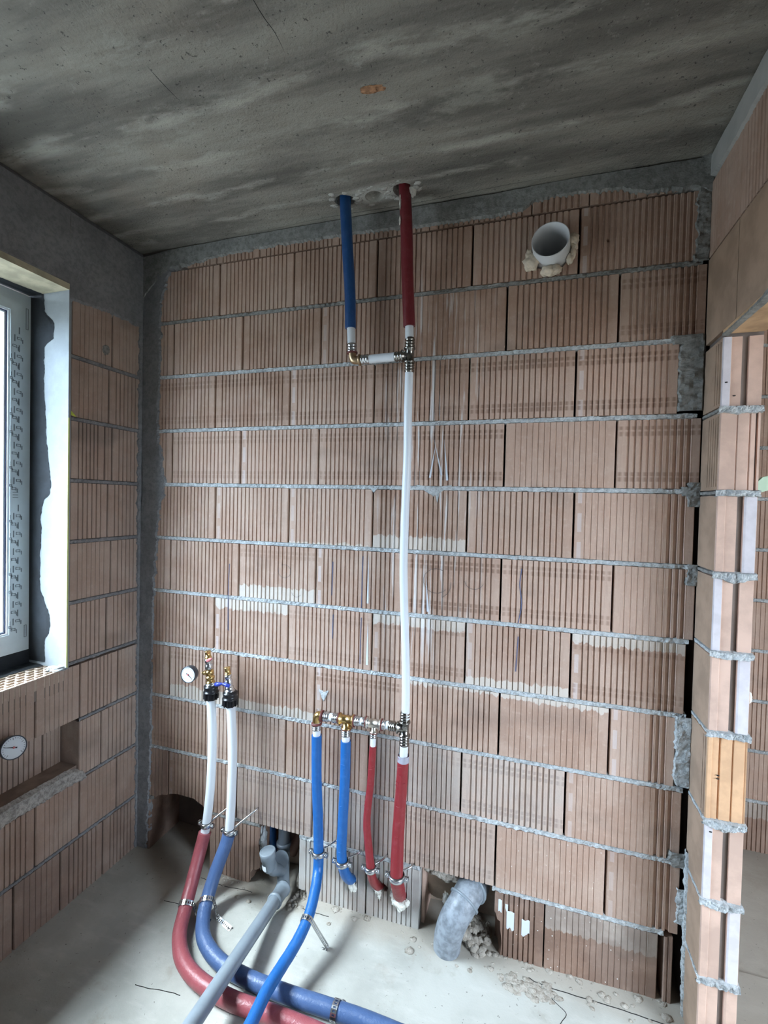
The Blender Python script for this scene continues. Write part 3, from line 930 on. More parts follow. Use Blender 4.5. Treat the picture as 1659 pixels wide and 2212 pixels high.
# course 0.5: flush near the corner, cut back to a niche further along
lbrick(-0.203, -0.005, 0.509)
lbrick(-0.310, -0.203, 0.509)
for a, b2 in ((-0.39, -0.31), (-0.58, -0.39), (-0.77, -0.58), (-0.96, -0.77), (-1.15, -0.96), (-1.34, -1.15), (-1.53, -1.34), (-1.72, -1.53), (-1.9, -1.72)):
    lbrick(a, b2, 0.555, h=0.186, x=XL - 0.098, depth=0.02)
put('niche_bed', MB().box((XL - 0.12, -2.0, 0.50), (XL - 0.012, -0.31, 0.556)), simple('niche_soffit', (0.26, 0.19, 0.15), 0.9, var=0.2, vs=12), wall_left)
rough_strip('mortar_patch', wall_left, lambda s, c, out: (XL + out, s, c), -1.9, -0.28, 0.485, [(-1.9, 0.560), (-0.5, 0.560), (-0.34, 0.556), (-0.29, 0.53), (-0.28, 0.50)], 0.006, mortar_material('broken_pale_edge', (0.26, 0.24, 0.22), (0.55, 0.52, 0.48)), 61,
            rag_lo=0.016, rag_hi=0.004, ds=0.006, nt_=7, ampn=0.9, freq=30)
# plaster on the lintel band, the joints and the corner
rough_strip('mortar_patch', wall_left, fl, -0.37, 0.004, [(-0.37, 2.45), (-0.2, 2.47), (0, 2.465)], 2.842, 0.006, DARKPLASTER, 51, rag_lo=0.010, ds=0.005, nt_=14, ampn=0.5, freq=9)
rough_strip('mortar_patch', wall_left, fl, -2.2, -0.37, 2.512, 2.842, 0.006, DARKPLASTER, 52, ds=0.012, nt_=14, ampn=0.5, freq=9)
rough_strip('mortar_patch', wall_left, lambda s, c, out: (XL + out, c, s), -0.02, 2.8, [(0, -0.02), (1.0, -0.022), (1.8, -0.030), (2.4, -0.03), (2.8, -0.035)], 0.004, 0.006, DARKPLASTER, 53, rag_lo=0.012, ds=0.006, nt_=5, ampn=0.5, freq=14)
for k, z in enumerate((2.25, 2.0, 1.75, 1.5, 1.25)):
    bed(wall_left, fl, -0.362, -0.01, z, 0.019, 60 + k, DARKPLASTER, base=-0.001)
bed(wall_left, fl, -0.362, -0.01, 1.0, 0.016, 66, DARKPLASTER)
bed(wall_left, fl, -0.31, -0.01, 0.75, 0.016, 67, DARKPLASTER)
bed(wall_left, fl, -0.31, -0.01, 0.5, 0.016, 69, DARKPLASTER)
bed(wall_left, fl, -2.0, -0.01, 0.25, 0.016, 70, DARKPLASTER)
put('pale_scar', MB().ball((XL + 0.001, -0.200, 2.325), 0.017, 3, 0.5, sc=(0.12, 1, 1.1)), PLASTER, wall_left)
# open cells of the sill blocks
cells = MB()
zt = 0.985
ys_, ye_ = -1.55, -0.37
rows = 8
for r in range(rows + 1):
    xc = XL - 0.003 - r * 0.0250
    cells.box((xc - 0.0017, ys_, zt - 0.045), (xc + 0.0017, ye_, zt + 0.001 * noise.noise(Vector((r, 0, 0)))))
for r in range(rows):
    xa = XL - 0.003 - r * 0.0250
    y = ye_ - (0.018 if r % 2 else 0.0)
    while y > ys_:
        cells.box((xa - 0.0250, y - 0.0016, zt - 0.045), (xa, y + 0.0016, zt))
        y -= 0.036
put('open_block_cells', cells, simple('broken_clay_edge', (0.46, 0.37, 0.30), 0.8, var=0.1, vs=30), wall_left)
put('sill_base', MB().box((XL - 0.215, -1.55, 0.90), (XL - 0.002, -0.365, 0.942)), SHELL, wall_left)
put('frame_support', MB().box((XL - 0.30, -1.55, 0.95), (XL - 0.203, -0.37, 1.046)), BITUMEN, wall_left)
put('corner_mortar', MB().ball((XL - 0.02, -0.385, 0.99), 0.02, 3, 0.6, sc=(1.4, 1.2, 0.5)).ball((XL - 0.05, -0.39, 0.988), 0.016, 5, 0.6, sc=(1.4, 1.2, 0.5)), MORTAR, wall_left)

# reveal boards and black membrane round the window
rev = MB().box((XL - 0.205, -0.372, 0.985), (XL + 0.004, -0.3655 + 0.004, 2.512))
put('insulation_board', rev, STYRO, wall_left)
put('insulation_board', MB().box((XL - 0.205, -1.55, 2.506), (XL + 0.005, -0.371, 2.530)), STYROY, wall_left)
put('board_edge', MB().box((XL + 0.0035, -0.373, 0.99), (XL + 0.0055, -0.3665, 2.0)), simple('yellow_edge_glue', (0.52, 0.56, 0.22), 0.7), wall_left)
memb_edge = [(1.02, -0.53), (1.055, -0.535), (1.09, -0.53), (1.13, -0.507), (1.154, -0.505), (1.20, -0.506), (1.235, -0.528), (1.30, -0.560), (1.437, -0.562), (1.52, -0.555), (1.60, -0.560), (1.668, -0.545), (1.690, -0.508), (1.75, -0.506), (1.82, -0.517), (1.9, -0.530), (2.0, -0.535), (2.1, -0.546), (2.29, -0.546), (2.305, -0.530), (2.32, -0.497), (2.381, -0.490), (2.41, -0.520), (2.43, -0.545), (2.5, -0.553)]
rough_strip('black_membrane', wall_left, lambda s, c, out: (c, -0.3735 - out, s), 1.0, 2.505, XL - 0.215, memb_edge, 0.001, BITUMEN, 71, rag_hi=0.007, ds=0.003, nt_=8, ampn=0.6, freq=30, under=0.0005)
rough_strip('black_membrane', wall_left, lambda s, c, out: (c, s, 2.505 - out), -1.55, -0.373, XL - 0.215, [(-1.55, XL - 0.16), (-0.7, XL - 0.165), (-0.45, XL - 0.15), (-0.38, XL - 0.14)], 0.001, BITUMEN, 72, rag_hi=0.004, ds=0.005, nt_=4, under=0.0005)
rough_strip('black_membrane', wall_left, lambda s, c, out: (c, s, 0.986 + out), -1.55, -0.373, XL - 0.225, [(-1.55, XL - 0.14), (-0.45, XL - 0.135), (-0.38, XL - 0.12)], 0.003, BITUMEN, 73, rag_hi=0.006, ds=0.005, nt_=4, under=0.0)

# yellow-green scrap and sill shard
t = thing('plastic_scrap', (XL + 0.01, -0.352, 2.02), 'small yellow-green plastic scrap stuck beside the white window reveal', 'scrap')
put('scrap', MB().add([(XL + 0.006, -0.362, 2.03), (XL + 0.006, -0.362, 2.012), (XL + 0.006, -0.338, 2.008), (XL + 0.010, -0.352, 2.018), (XL + 0.002, -0.35, 2.017)], [(0, 1, 3), (1, 2, 3), (2, 0, 3), (0, 4, 1), (1, 4, 2), (2, 4, 0)]), YELLOW, t)

# ------------------------------------------------------------------ window
w1 = bpy.data.objects.new('window_1', None)
COL.objects.link(w1)
w1.location = (XL - 0.24, -0.81, 1.045)
w1['kind'] = 'structure'
w1['label'], w1['category'] = 'white plastic window with printed film at the left edge', 'window'
WY0, WY1, WZ0, WZ1 = -1.55, -0.3755, 1.045, 2.497


def ring(mb, xf, xb, y0, y1, z0, z1, w, mi=0, bev=0.004):
    """rectangular frame standing in a plane x = const with width w"""
    for (a0, a1, b0, b1) in ((y0, y1, z0, z0 + w), (y0, y1, z1 - w, z1), (y0, y0 + w, z0 + w, z1 - w), (y1 - w, y1, z0 + w, z1 - w)):
        mb.box((xb, a0, b0), (xf, a1, b1), mi)
    return mb


FX = XL - 0.202
fr1 = put('frame', ring(MB(), FX, FX - 0.07, WY0, WY1, WZ0, WZ1, 0.048), FRAME, w1)
fr2 = put('sash', ring(MB(), FX + 0.006, FX - 0.06, WY0 + 0.040, WY1 - 0.040, WZ0 + 0.040, WZ1 - 0.040, 0.040), FRAME, w1)
put('glazing_bead', ring(MB(), FX + 0.001, FX - 0.012, WY0 + 0.079, WY1 - 0.079, WZ0 + 0.079, WZ1 - 0.079, 0.008), SASH, w1)
put('gasket', ring(MB(), FX - 0.004, FX - 0.014, WY0 + 0.0865, WY1 - 0.0865, WZ0 + 0.0865, WZ1 - 0.0865, 0.004), GASKET, w1)
put('glazing_bead', ring(MB(), FX - 0.008, FX - 0.030, WY0 + 0.090, WY1 - 0.090, WZ0 + 0.090, WZ1 - 0.090, 0.006), SASH, w1)
put('glass_pane', MB().box((FX - 0.034, WY0 + 0.09, WZ0 + 0.09), (FX - 0.030, WY1 - 0.09, WZ1 - 0.09)), GLASS, w1)
# printed protective film: columns of repeated marks
pm = MB()
xf = FX + 0.0072


def mark(yc, zc, s=1.0):
    pm.box((xf - 0.001, yc - 0.001 * s, zc), (xf + 0.0002, yc + 0.001 * s, zc + 0.014 * s))
    a = 0.0045 * s
    z0_ = zc - 0.012 * s
    for (dy0, dy1, dz0, dz1) in ((-a, a, 0, 0.0018), (-a, a, 0.008, 0.0098), (-a, -a + 0.0018, 0, 0.0098), (a - 0.0018, a, -0.003, 0.0098)):
        pm.box((xf - 0.001, yc + dy0, z0_ + dz0), (xf + 0.0002, yc + dy1, z0_ + dz1))
    pm.box((xf - 0.001, yc + 0.006 * s, zc - 0.018 * s), (xf + 0.0002, yc + 0.0075 * s, zc - 0.010 * s))


z = 2.33
k = 0
while z > 1.16:
    if not (1.66 < z < 1.72):
        for j, yy in enumerate((-0.424, -0.441)):
            mark(yy, z - 0.033 * j, 1.9)
    if k % 3 != 0:
        mark(-0.4535, z - 0.030, 1.1)
    z -= 0.071
    k += 1
for zc in (1.695, 1.685, 1.675):
    pm.box((xf - 0.001, -0.445, zc), (xf + 0.0002, -0.425, zc + 0.002))
for yb in range(5):
    y = -0.50 - yb * 0.05
    pm.box((xf - 0.001, y - 0.03, 1.062 + 0.040), (xf + 0.0002, y, 1.064 + 0.040))
    pm.box((xf - 0.001, y - 0.025, 1.062 + 0.052), (xf + 0.0002, y - 0.004, 1.064 + 0.052))
put('film_print', pm, PRINT, fr2)
p2 = MB()
xf2 = FX + 0.0004
for zc in (2.36, 1.10):
    ring(p2, xf2 + 0.001, xf2 - 0.001, -0.395, -0.385, zc, zc + 0.085 if zc > 2 else zc + 0.05, 0.0016)
put('film_print', p2, PRINT, fr1)

# ------------------------------------------------------------------ right wall: return, lintel and doorway jamb
JZ = [-0.02, 0.262, 0.505, 0.751, 1.020, 1.262, 1.499, 1.743, 1.991, 2.212]
JY = -0.147
XO = XR + 0.103


def jamb_block(i):
    """end block of the thin wall: face towards the room is plain, the end shows tongues and grooves"""
    z0, z1 = JZ[i] + 0.009, JZ[i + 1] - 0.009
    lil_left = i in (2, 4 + 0, 8)
    w = XO - XR
    # end profile along x, (x, depth towards +y)
    kinds = {
        'L': [(0, 0.003), (0.003, 0), (0.022, 0), (0.024, 0.003), (0.050, 0.003), (0.056, 0.020), (0.066, 0.022), (0.068, 0.004), (0.101, 0.003), (0.103, 0.006)],
        'P': [(0, 0.003), (0.003, 0), (0.042, 0.001), (0.044, 0.004), (0.047, 0.001), (0.073, 0.001), (0.076, 0.005), (0.079, 0.001), (0.090, 0.002), (0.092, 0.02), (0.096, 0.02), (0.097, 0.004), (0.103, 0.004)],
        'R': [(0, 0.003), (0.003, 0), (0.022, 0.001), (0.024, 0.003), (0.053, 0.004), (0.056, 0.022), (0.068, 0.024), (0.070, 0.003), (0.075, 0.001), (0.101, 0.001), (0.103, 0.004)],
        'O': [(0, 0.003), (0.003, 0), (0.012, 0), (0.014, 0.003), (0.030, 0.003), (0.033, 0.009), (0.037, 0.003), (0.064, 0.003), (0.067, 0.008), (0.070, 0.003), (0.096, 0.003), (0.098, 0.006), (0.103, 0.003)],
    }
    kind = {0: 'R', 1: 'R', 2: 'L', 3: 'O', 4: 'R', 5: 'L', 6: 'R', 7: 'P', 8: 'L'}[i]
    pf = kinds[kind]
    mb = MB()
    mat_main = CLAYO if kind == 'O' else CLAYP
    strip = {'L': (0.0, 0.0225), 'R': (0.0695, 0.102)}.get(kind)
    k = len(pf)
    vs = [(XR + x, JY + d, z0) for x, d in pf] + [(XR + x, JY + d, z1) for x, d in pf]
    for j in range(k - 1):
        xm = (pf[j][0] + pf[j + 1][0]) / 2
        mi = 1 if strip and strip[0] < xm < strip[1] and i not in (0,) else 0
        mb.add([vs[j], vs[j + 1], vs[k + j + 1], vs[k + j]], [(0, 1, 2, 3)], mi)
    # top, bottom, side faces
    mb.add([(XR + x, JY + d, z1) for x, d in pf] + [(XO, 0.0, z1), (XR, 0.0, z1)], [tuple(range(k + 2))])
    mb.add([(XR + x, JY + d, z0) for x, d in pf] + [(XO, 0.0, z0), (XR, 0.0, z0)], [tuple(range(k + 2))[::-1]])
    mb.add([(XR, JY + 0.003, z0), (XR, JY + 0.003, z1), (XR, 0.0, z1), (XR, 0.0, z0)], [(0, 1, 2, 3)], 2)
    mb.add([(XO, JY + pf[-1][1], z0), (XO, JY + pf[-1][1], z1), (XO, 0, z1), (XO, 0, z0)], [(3, 2, 1, 0)])
    # shallow ribs on the room face
    side = {7: 5, 3: 2, 8: 3}.get(i, 0)
    for q in range(side):
        y = -0.135 + q * 0.018
        mb.box((XR - 0.0015, y, z0 + 0.01), (XR + 0.001, y + 0.008, z1 - 0.01), 2)
    o = put('brick', mb, [mat_main, LILAC, CLAYR], wall_right)
    return o


CLAYR = simple('brown_clay_face', (0.35, 0.245, 0.175), 0.85, var=0.14, vs=9, bumpy=0.2)
for i in range(9):
    jamb_block(i)
for k, z in enumerate(JZ[1:-1]):
    t_ = 0.012
    rough_strip('mortar_joint', wall_right, lambda s, c, out: (s, JY - out, c), XR - 0.006, XO + 0.004, [(XR, z - t_), (XR + 0.05, z - t_ - 0.008 * (k % 3)), (XO, z - t_)], z + 0.011, 0.007, MORTAR, 80 + k, 0.005, 0.003, ds=0.003, nt_=7, ampn=1.2, freq=60, base=0.0, under=0.012)
    rough_strip('mortar_joint', wall_right, fr_, JY, 0.0, z - 0.008, z + 0.008, 0.002, PLASTER if k > 4 else MORTAR, 95 + k, 0.004, 0.003, ds=0.004, nt_=4, ampn=1.2, freq=60, base=-0.001)
# lintel wall above the doorway
lin = MB().box((XR, -1.05, 2.225), (XO, -0.235, 2.50)).box((XR, -0.232, 2.225), (XO, 0.0, 2.50))
put('lintel', lin, CLAYR, wall_right)
put('lintel_soffit', MB().box((XR - 0.001, -1.06, 2.2125), (XO + 0.001, -0.147, 2.2235)), LINTELB, wall_right)
for a, b2 in ((-0.232, 0.0), (-0.607, -0.235), (-0.982, -0.610), (-1.05, -0.985)):
    brick(wall_right, b2, 2.506, b2 - a, h=0.24, style=3 if a > -0.3 else 1, rot=-pi / 2, y=XR, depth=0.10, tone=0.25)
rough_strip('mortar_patch', wall_right, fr_, -1.1, 0.01, [(-1.1, 2.745), (-0.4, 2.742), (-0.2, 2.735), (-0.05, 2.75), (0, 2.76)], 2.842, 0.007, simple('pale_ceiling_mortar', (0.40, 0.40, 0.38), 0.9, var=0.08, vs=8, bumpy=0.3), 91, rag_lo=0.007, ds=0.006, nt_=8, ampn=0.3, freq=10)
rough_strip('mortar_patch', wall_right, lambda s, c, out: (XR - out, s, c), -0.60, -0.147, 2.206, [(-0.6, 2.232), (-0.42, 2.232), (-0.38, 2.222), (-0.30, 2.2175), (-0.147, 2.2145)], 0.003, PLASTER, 92, rag_lo=0.001, rag_hi=0.004, nt_=4)
rough_strip('mortar_patch', wall_right, lambda s, c, out: (XR - out, c, s), 0.0, 0.56, -0.03, [(0, -0.02), (0.15, -0.0), (0.56, 0.004)], 0.005, MORTAR, 93, rag_lo=0.008, ds=0.004, nt_=5, ampn=1.2, freq=50)
for (x, y, z) in ((XR + 0.012, JY - 0.0005, 2.07), (XR + 0.034, JY + 0.002, 2.03), (XR + 0.030, JY - 0.0005, 0.895), (XR + 0.030, JY - 0.0005, 0.885), (XR + 0.017, JY - 0.0005, 0.72)):
    put('nick', MB().ball((x, y, z), 0.0035, 1, 0.3, sc=(1.2, 0.3, 0.6), n=5), SOOT, wall_right)

# hall wall seen through the doorway
HY = 0.96
rh = random.Random(3)
for r in range(11):
    zb = r * 0.25
    off = 0.0 if r % 2 else 0.185
    x = 2.0 + (off - 0.37)
    while x < 3.9:
        a = max(x, 2.0)
        b2 = min(x + 0.375, 3.895)
        if b2 - a > 0.03:
            brick(wall_hall, a + 0.002, zb + 0.009 if r else -0.03, b2 - a - 0.004, h=BH if r else 0.27, style=rh.choice([1, 3]), y=HY, tone=rh.uniform(0.4, 0.9), soil=0.4 if r == 0 else 0.0, stain_high=0.04 if r == 0 else 0.0)
        x += 0.375
for r in range(1, 11):
    bed(wall_hall, lambda s, c, out: (s, HY - out, c), 2.0, 3.89, r * 0.25, 0.021, 100 + r, base=-0.002)
t = thing('foam_sheet', (2.01, -0.1, 1.74), 'pale green foam sheet end poking out behind the doorway jamb', 'sheet')
put('sheet', MB().add([(XO + 0.002, -0.12, 1.742), (XO + 0.05, -0.12, 1.758), (XO + 0.05, -0.12, 1.80), (XO + 0.02, -0.12, 1.792), (XO + 0.002, -0.12, 1.772),
                       (XO + 0.002, -0.105, 1.742), (XO + 0.05, -0.105, 1.758), (XO + 0.05, -0.105, 1.80), (XO + 0.02, -0.105, 1.792), (XO + 0.002, -0.105, 1.772)],
                      [(0, 1, 2, 3, 4), (9, 8, 7, 6, 5), (0, 5, 6, 1), (1, 6, 7, 2), (2, 7, 8, 3), (3, 8, 9, 4), (4, 9, 5, 0)]), GREENF, t)
put('expanding_foam', MB().ball((XO + 0.004, -0.13, 1.135), 0.011, 4, 0.4, sc=(0.7, 0.8, 1.5)), FOAMW, wall_right)


# ------------------------------------------------------------------ pipes
def sleeve_ribs(mb, pts, r, n, seed):
    """little splits and wrinkles across an insulation sleeve"""
    P = spline(pts, 10)
    q = random.Random(seed)
    for _ in range(n):
        i = q.randrange(2, len(P) - 2)
        p = P[i]
        a = q.uniform(-pi * 0.85, -pi * 0.15)
        w = q.uniform(0.15, 0.5)
        mb.tube([p + Vector((cos(a + w * s) * r * 0.985, sin(a + w * s) * r * 0.985, 0.0008 * s)) for s in (-1, 0, 1)], 0.0010, 5, sub=2)


def press(o, d, L=0.034, r=0.0185, mb=None, mi=0):
    """steel press sleeve with three rolled rings"""
    mb = mb or MB()
    prof = [(0, r * 0.93)]
    for k in range(3):
        c = L * (0.2 + 0.3 * k)
        prof += [(c - L * 0.09, r * 0.92), (c - L * 0.05, r * 1.06), (c + L * 0.05, r * 1.06), (c + L * 0.09, r * 0.92)]
    prof += [(L, r * 0.93)]
    return mb.lathe(o, d, prof, 20, mi)


Y = -0.07
# blue pipe out of the ceiling
bt = thing('insulated_pipe', (0.655, -0.10, 2.838), 'dark blue sleeved pipe dropping from the ceiling, ends in bronze elbow', 'pipe')
pts = [(0.650, -0.106, 2.93), (0.651, -0.104, 2.838), (0.658, -0.098, 2.70), (0.667, -0.078, 2.50), (0.669, -0.07, 2.366)]
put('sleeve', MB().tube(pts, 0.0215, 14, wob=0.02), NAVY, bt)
p = put('pipe', MB().tube([(0.669, -0.07, 2.40), (0.675, -0.07, 2.31), (0.677, -0.07, 2.29)], 0.016, 18), PEX, bt)
put('press_sleeve', press((0.6765, -0.07, 2.305), (0.05, 0, -1), 0.036), STEEL, p)
e = put('elbow', MB().tube([(0.679, Y, 2.272), (0.681, Y, 2.255), (0.686, Y, 2.243), (0.697, Y, 2.240), (0.712, Y, 2.241)], 0.0155, 16).lathe((0.6785, Y, 2.274), (0.05, 0, -1), [(0, 0.017), (0.001, 0.021), (0.006, 0.021), (0.007, 0.017)], 20, 1).lathe((0.708, Y, 2.241), (1, 0, 0), [(0, 0.017), (0.001, 0.022), (0.006, 0.022), (0.007, 0.017)], 20, 0), [BRASSB, REDRING], bt)
# red pipe out of the ceiling
rt = thing('insulated_pipe', (0.887, -0.10, 2.838), 'dark red sleeved pipe dropping from the ceiling beside the empty hole', 'pipe')
pts = [(0.884, -0.107, 2.93), (0.886, -0.104, 2.838), (0.895, -0.098, 2.68), (0.898, -0.082, 2.53), (0.906, -0.07, 2.352)]
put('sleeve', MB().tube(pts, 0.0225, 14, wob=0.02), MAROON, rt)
put('pipe', MB().tube([(0.905, Y, 2.38), (0.908, Y, 2.30)], 0.016, 18, sub=1), PEX, rt)
put('expanding_foam', MB().ball((0.912, -0.098, 2.838), 0.022, 2, 0.3, sc=(0.7, 0.8, 1.0)).ball((0.874, -0.120, 2.79), 0.006, 3, 0.5, sc=(0.6, 0.6, 4)).ball((0.874, -0.12, 2.72), 0.006, 4, 0.5, sc=(0.5, 0.5, 2.6)), FOAMW, rt)
# crossover
cx = thing('crossover_pipe', (0.79, Y, 2.242), 'short white horizontal pipe joining blue and red ceiling pipes', 'pipe')
put('pipe', MB().lathe((0.74, Y, 2.241), (1, 0, 0.02), [(0, 0.0165), (0.125, 0.0165)], 20), PEX, cx)
put('press_sleeve', press((0.715, Y, 2.241), (1, 0, 0.02), 0.036), STEEL, cx)
put('press_sleeve', press((0.853, Y, 2.243), (1, 0, 0.02), 0.034), NICKEL, cx)

# riser
rz_pts = [(0.910, Y, 2.20), (0.909, Y, 2.015), (0.911, Y, 1.876), (0.909, Y, 1.737), (0.907, Y, 1.579), (0.907, Y, 1.438), (0.913, Y, 1.298), (0.922, Y, 1.14), (0.927, Y, 0.999), (0.929, Y, 0.87)]
ri = thing('riser_pipe', (0.91, Y, 1.5), 'long white riser pipe with a nickel tee at either end', 'pipe')
put('pipe', MB().tube(rz_pts, 0.0155, 20, sub=10), PEX, ri)
for (x, z0_) in ((0.910, 2.244), (0.9265, 0.832)):
    tb = MB().lathe((x, Y, z0_ - 0.03), (0, 0, 1), [(0, 0.0175), (0.002, 0.022), (0.007, 0.022), (0.009, 0.0165), (0.051, 0.0165), (0.053, 0.022), (0.058, 0.022), (0.06, 0.0175)], 22)
    tb.lathe((x - 0.032, Y, z0_), (1, 0, 0), [(0, 0.018), (0.002, 0.023), (0.007, 0.023), (0.009, 0.0165), (0.032, 0.0165)], 22)
    te = put('tee', tb, NICKEL, ri)
    put('press_sleeve', press((x, Y, z0_ + 0.029), (0, 0, 1), 0.036, 0.018), NICKEL, te)
    put('press_sleeve', press((x, Y, z0_ - 0.065), (0, 0, 1), 0.036, 0.018), NICKEL, te)

# manifold of fittings
mf = thing('manifold', (0.72, Y, 0.83), 'row of bronze elbow and tees with steel press sleeves above four drops', 'manifold')


def mz(x):
    return 0.823 + (x - 0.556) * 0.032


for a, b2 in ((0.60, 0.655), (0.735, 0.785), (0.83, 0.878)):
    put('pipe', MB().lathe((a - 0.01, Y, mz(a)), (1, 0, 0.032), [(0, 0.0155), (b2 - a + 0.012, 0.0155)], 18), PEX, mf)
for a, m_ in ((0.588, STEEL), (0.630, STEEL), (0.720, STEEL), (0.757, STEEL), (0.826, STEEL), (0.864, NICKEL)):
    put('press_sleeve', press((a, Y, mz(a)), (1, 0, 0.032), 0.027, 0.0185), m_, mf)
eb = MB().tube([(0.559, Y, 0.790), (0.559, Y, 0.812), (0.565, Y, 0.824), (0.575, Y, 0.8245), (0.588, Y, 0.8245)], 0.0155, 16)
eb.lathe((0.559, Y, 0.786), (0, 0, 1), [(0, 0.018), (0.001, 0.022), (0.006, 0.022), (0.008, 0.017)], 20, 1).lathe((0.579, Y, 0.8245), (1, 0, 0), [(0, 0.017), (0.001, 0.0225), (0.007, 0.0225), (0.008, 0.018)], 20, 1)
put('elbow', eb, [BRASS, REDRING], mf)
for x, mt, dn in ((0.689, BRASS, 0.0), (0.803, simple('pale_nickel_tee', (0.66, 0.60, 0.52), 0.35, 1.0), 0.0)):
    tb = MB().lathe((x - 0.032, Y, mz(x - 0.032)), (1, 0, 0.032), [(0, 0.018), (0.001, 0.0225), (0.007, 0.0225), (0.008, 0.0165), (0.056, 0.0165), (0.057, 0.0225), (0.063, 0.0225), (0.064, 0.018)], 22, 0)
    tb.lathe((x - 0.0335, Y, mz(x)), (1, 0, 0.032), [(0, 0.0228), (0.004, 0.0228)], 22, 1).lathe((x + 0.031, Y, mz(x)), (1, 0, 0.032), [(0, 0.0228), (0.004, 0.0228)], 22, 1)
    rr_ = 0.0155 if x < 0.7 else 0.0105
    tb.lathe((x, Y, mz(x)), (0, 0, -1), [(0, rr_), (0.030, rr_), (0.031, rr_ + 0.006), (0.037, rr_ + 0.006), (0.038, rr_)], 20, 0)
    tb.lathe((x, Y, mz(x) - 0.033), (0, 0, -1), [(0, rr_ + 0.0064), (0.003, rr_ + 0.0064)], 20, 1)
    put('tee', tb, [mt, REDRING], mf)

# four drops
d1 = thing('insulated_pipe', (0.56, Y, 0.75), 'long bright blue sleeved pipe from manifold elbow curving onto the floor', 'pipe', None)
p = put('pipe', MB().lathe((0.559, Y, 0.795), (0.02, 0, -1), [(0, 0.0155), (0.07, 0.0155)], 18), PEX, d1)
put('press_sleeve', press((0.559, Y, 0.790), (0.02, 0, -1), 0.026, 0.018), STEEL, p)
pts = [(0.560, Y, 0.742), (0.564, Y, 0.568), (0.574, Y, 0.40), (0.579, Y, 0.267), (0.585, -0.085, 0.20), (0.602, -0.150, 0.165), (0.612, -0.225, 0.135), (0.606, -0.30, 0.110), (0.592, -0.385, 0.095), (0.588, -0.47, 0.098), (0.594, -0.57, 0.098), (0.60, -0.75, 0.09), (0.6, -0.95, 0.06)]
sb = MB().tube(pts, 0.0205, 14, sub=12, wob=0.035)
sleeve_ribs(sb, pts[3:8], 0.0205, 14, 3)
put('sleeve', sb, BLUE, d1)
d2 = thing('insulated_pipe', (0.687, Y, 0.75), 'short bright blue sleeved pipe bending into the wall under manifold tee', 'pipe')
p = put('pipe', MB().lathe((0.687, Y, 0.79), (0, 0, -1), [(0, 0.0155), (0.07, 0.0155)], 18), PEX, d2)
put('press_sleeve', press((0.687, Y, 0.788), (0, 0, -1), 0.026, 0.018), STEEL, p)
pts = [(0.687, Y, 0.742), (0.687, Y, 0.593), (0.682, Y, 0.424), (0.679, Y, 0.311), (0.683, Y, 0.252), (0.690, -0.05, 0.19), (0.698, -0.01, 0.140), (0.70, 0.05, 0.12)]
sb = MB().tube(pts, 0.0205, 10, sub=10, wob=0.03)
sleeve_ribs(sb, pts[:5], 0.0205, 12, 8)
put('sleeve', sb, BLUE, d2)
put('expanding_foam', MB().ball((0.703, -0.006, 0.110), 0.018, 2, 0.6, sc=(0.8, 0.6, 1.1)).ball((0.714, -0.004, 0.098), 0.010, 5, 0.5), FOAMW, d2)
d3 = thing('insulated_pipe', (0.80, Y, 0.75), 'thin red sleeved pipe bending into the wall, third manifold drop', 'pipe')
p = put('pipe', MB().lathe((0.802, Y, 0.80), (-0.02, 0, -1), [(0, 0.0105), (0.068, 0.0105)], 16), PEX, d3)
put('press_sleeve', press((0.802, Y, 0.800), (-0.02, 0, -1), 0.026, 0.0125), STEEL, p)
pts = [(0.801, Y, 0.742), (0.795, Y, 0.597), (0.783, Y, 0.447), (0.794, Y, 0.33), (0.804, Y, 0.257), (0.806, -0.05, 0.20), (0.815, -0.01, 0.145), (0.82, 0.04, 0.12)]
sb = MB().tube(pts, [0.0135, 0.014, 0.0155, 0.017, 0.0175, 0.018], 12, sub=10, wob=0.05)
sleeve_ribs(sb, pts[:5], 0.0145, 14, 12)
put('sleeve', sb, RED, d3)
put('expanding_foam', MB().ball((0.815, -0.006, 0.125), 0.016, 6, 0.6, sc=(1.0, 0.6, 1.0)).ball((0.820, -0.003, 0.10), 0.009, 7, 0.6, sc=(0.8, 0.5, 1.8)), FOAMW, d3)
d4 = thing('insulated_pipe', (0.92, Y, 0.75), 'thick red sleeved pipe with clear tape collar under the riser', 'pipe')
put('pipe', MB().lathe((0.9255, Y, 0.79), (-0.01, 0, -1), [(0, 0.0155), (0.10, 0.0155)], 18), PEX, d4)
put('tape_collar', MB().lathe((0.9245, Y, 0.729), (-0.02, 0, -1), [(0, 0.0215), (0.024, 0.0228)], 20, closed=False), TAPE, d4)
pts = [(0.924, Y, 0.722), (0.918, Y, 0.569), (0.911, Y, 0.423), (0.909, Y, 0.278), (0.909, -0.066, 0.235), (0.910, -0.04, 0.18), (0.907, -0.01, 0.135), (0.907, 0.03, 0.11)]
sb = MB().tube(pts, [0.0215, 0.0225, 0.024, 0.0255, 0.026, 0.026, 0.024], 14, sub=10, wob=0.04)
sleeve_ribs(sb, pts[:5], 0.0235, 16, 21)
put('sleeve', sb, RED, d4)
fo = MB()
for i, (x, z, r) in enumerate(((0.885, 0.128, 0.016), (0.893, 0.100, 0.018), (0.915, 0.094, 0.020), (0.935, 0.108, 0.014), (0.908, 0.072, 0.010), (0.882, 0.148, 0.010))):
    fo.ball((x, -0.010, z), r, i, 0.4, sc=(1, 0.6, 1))
put('expanding_foam', fo, FOAMW, d4)


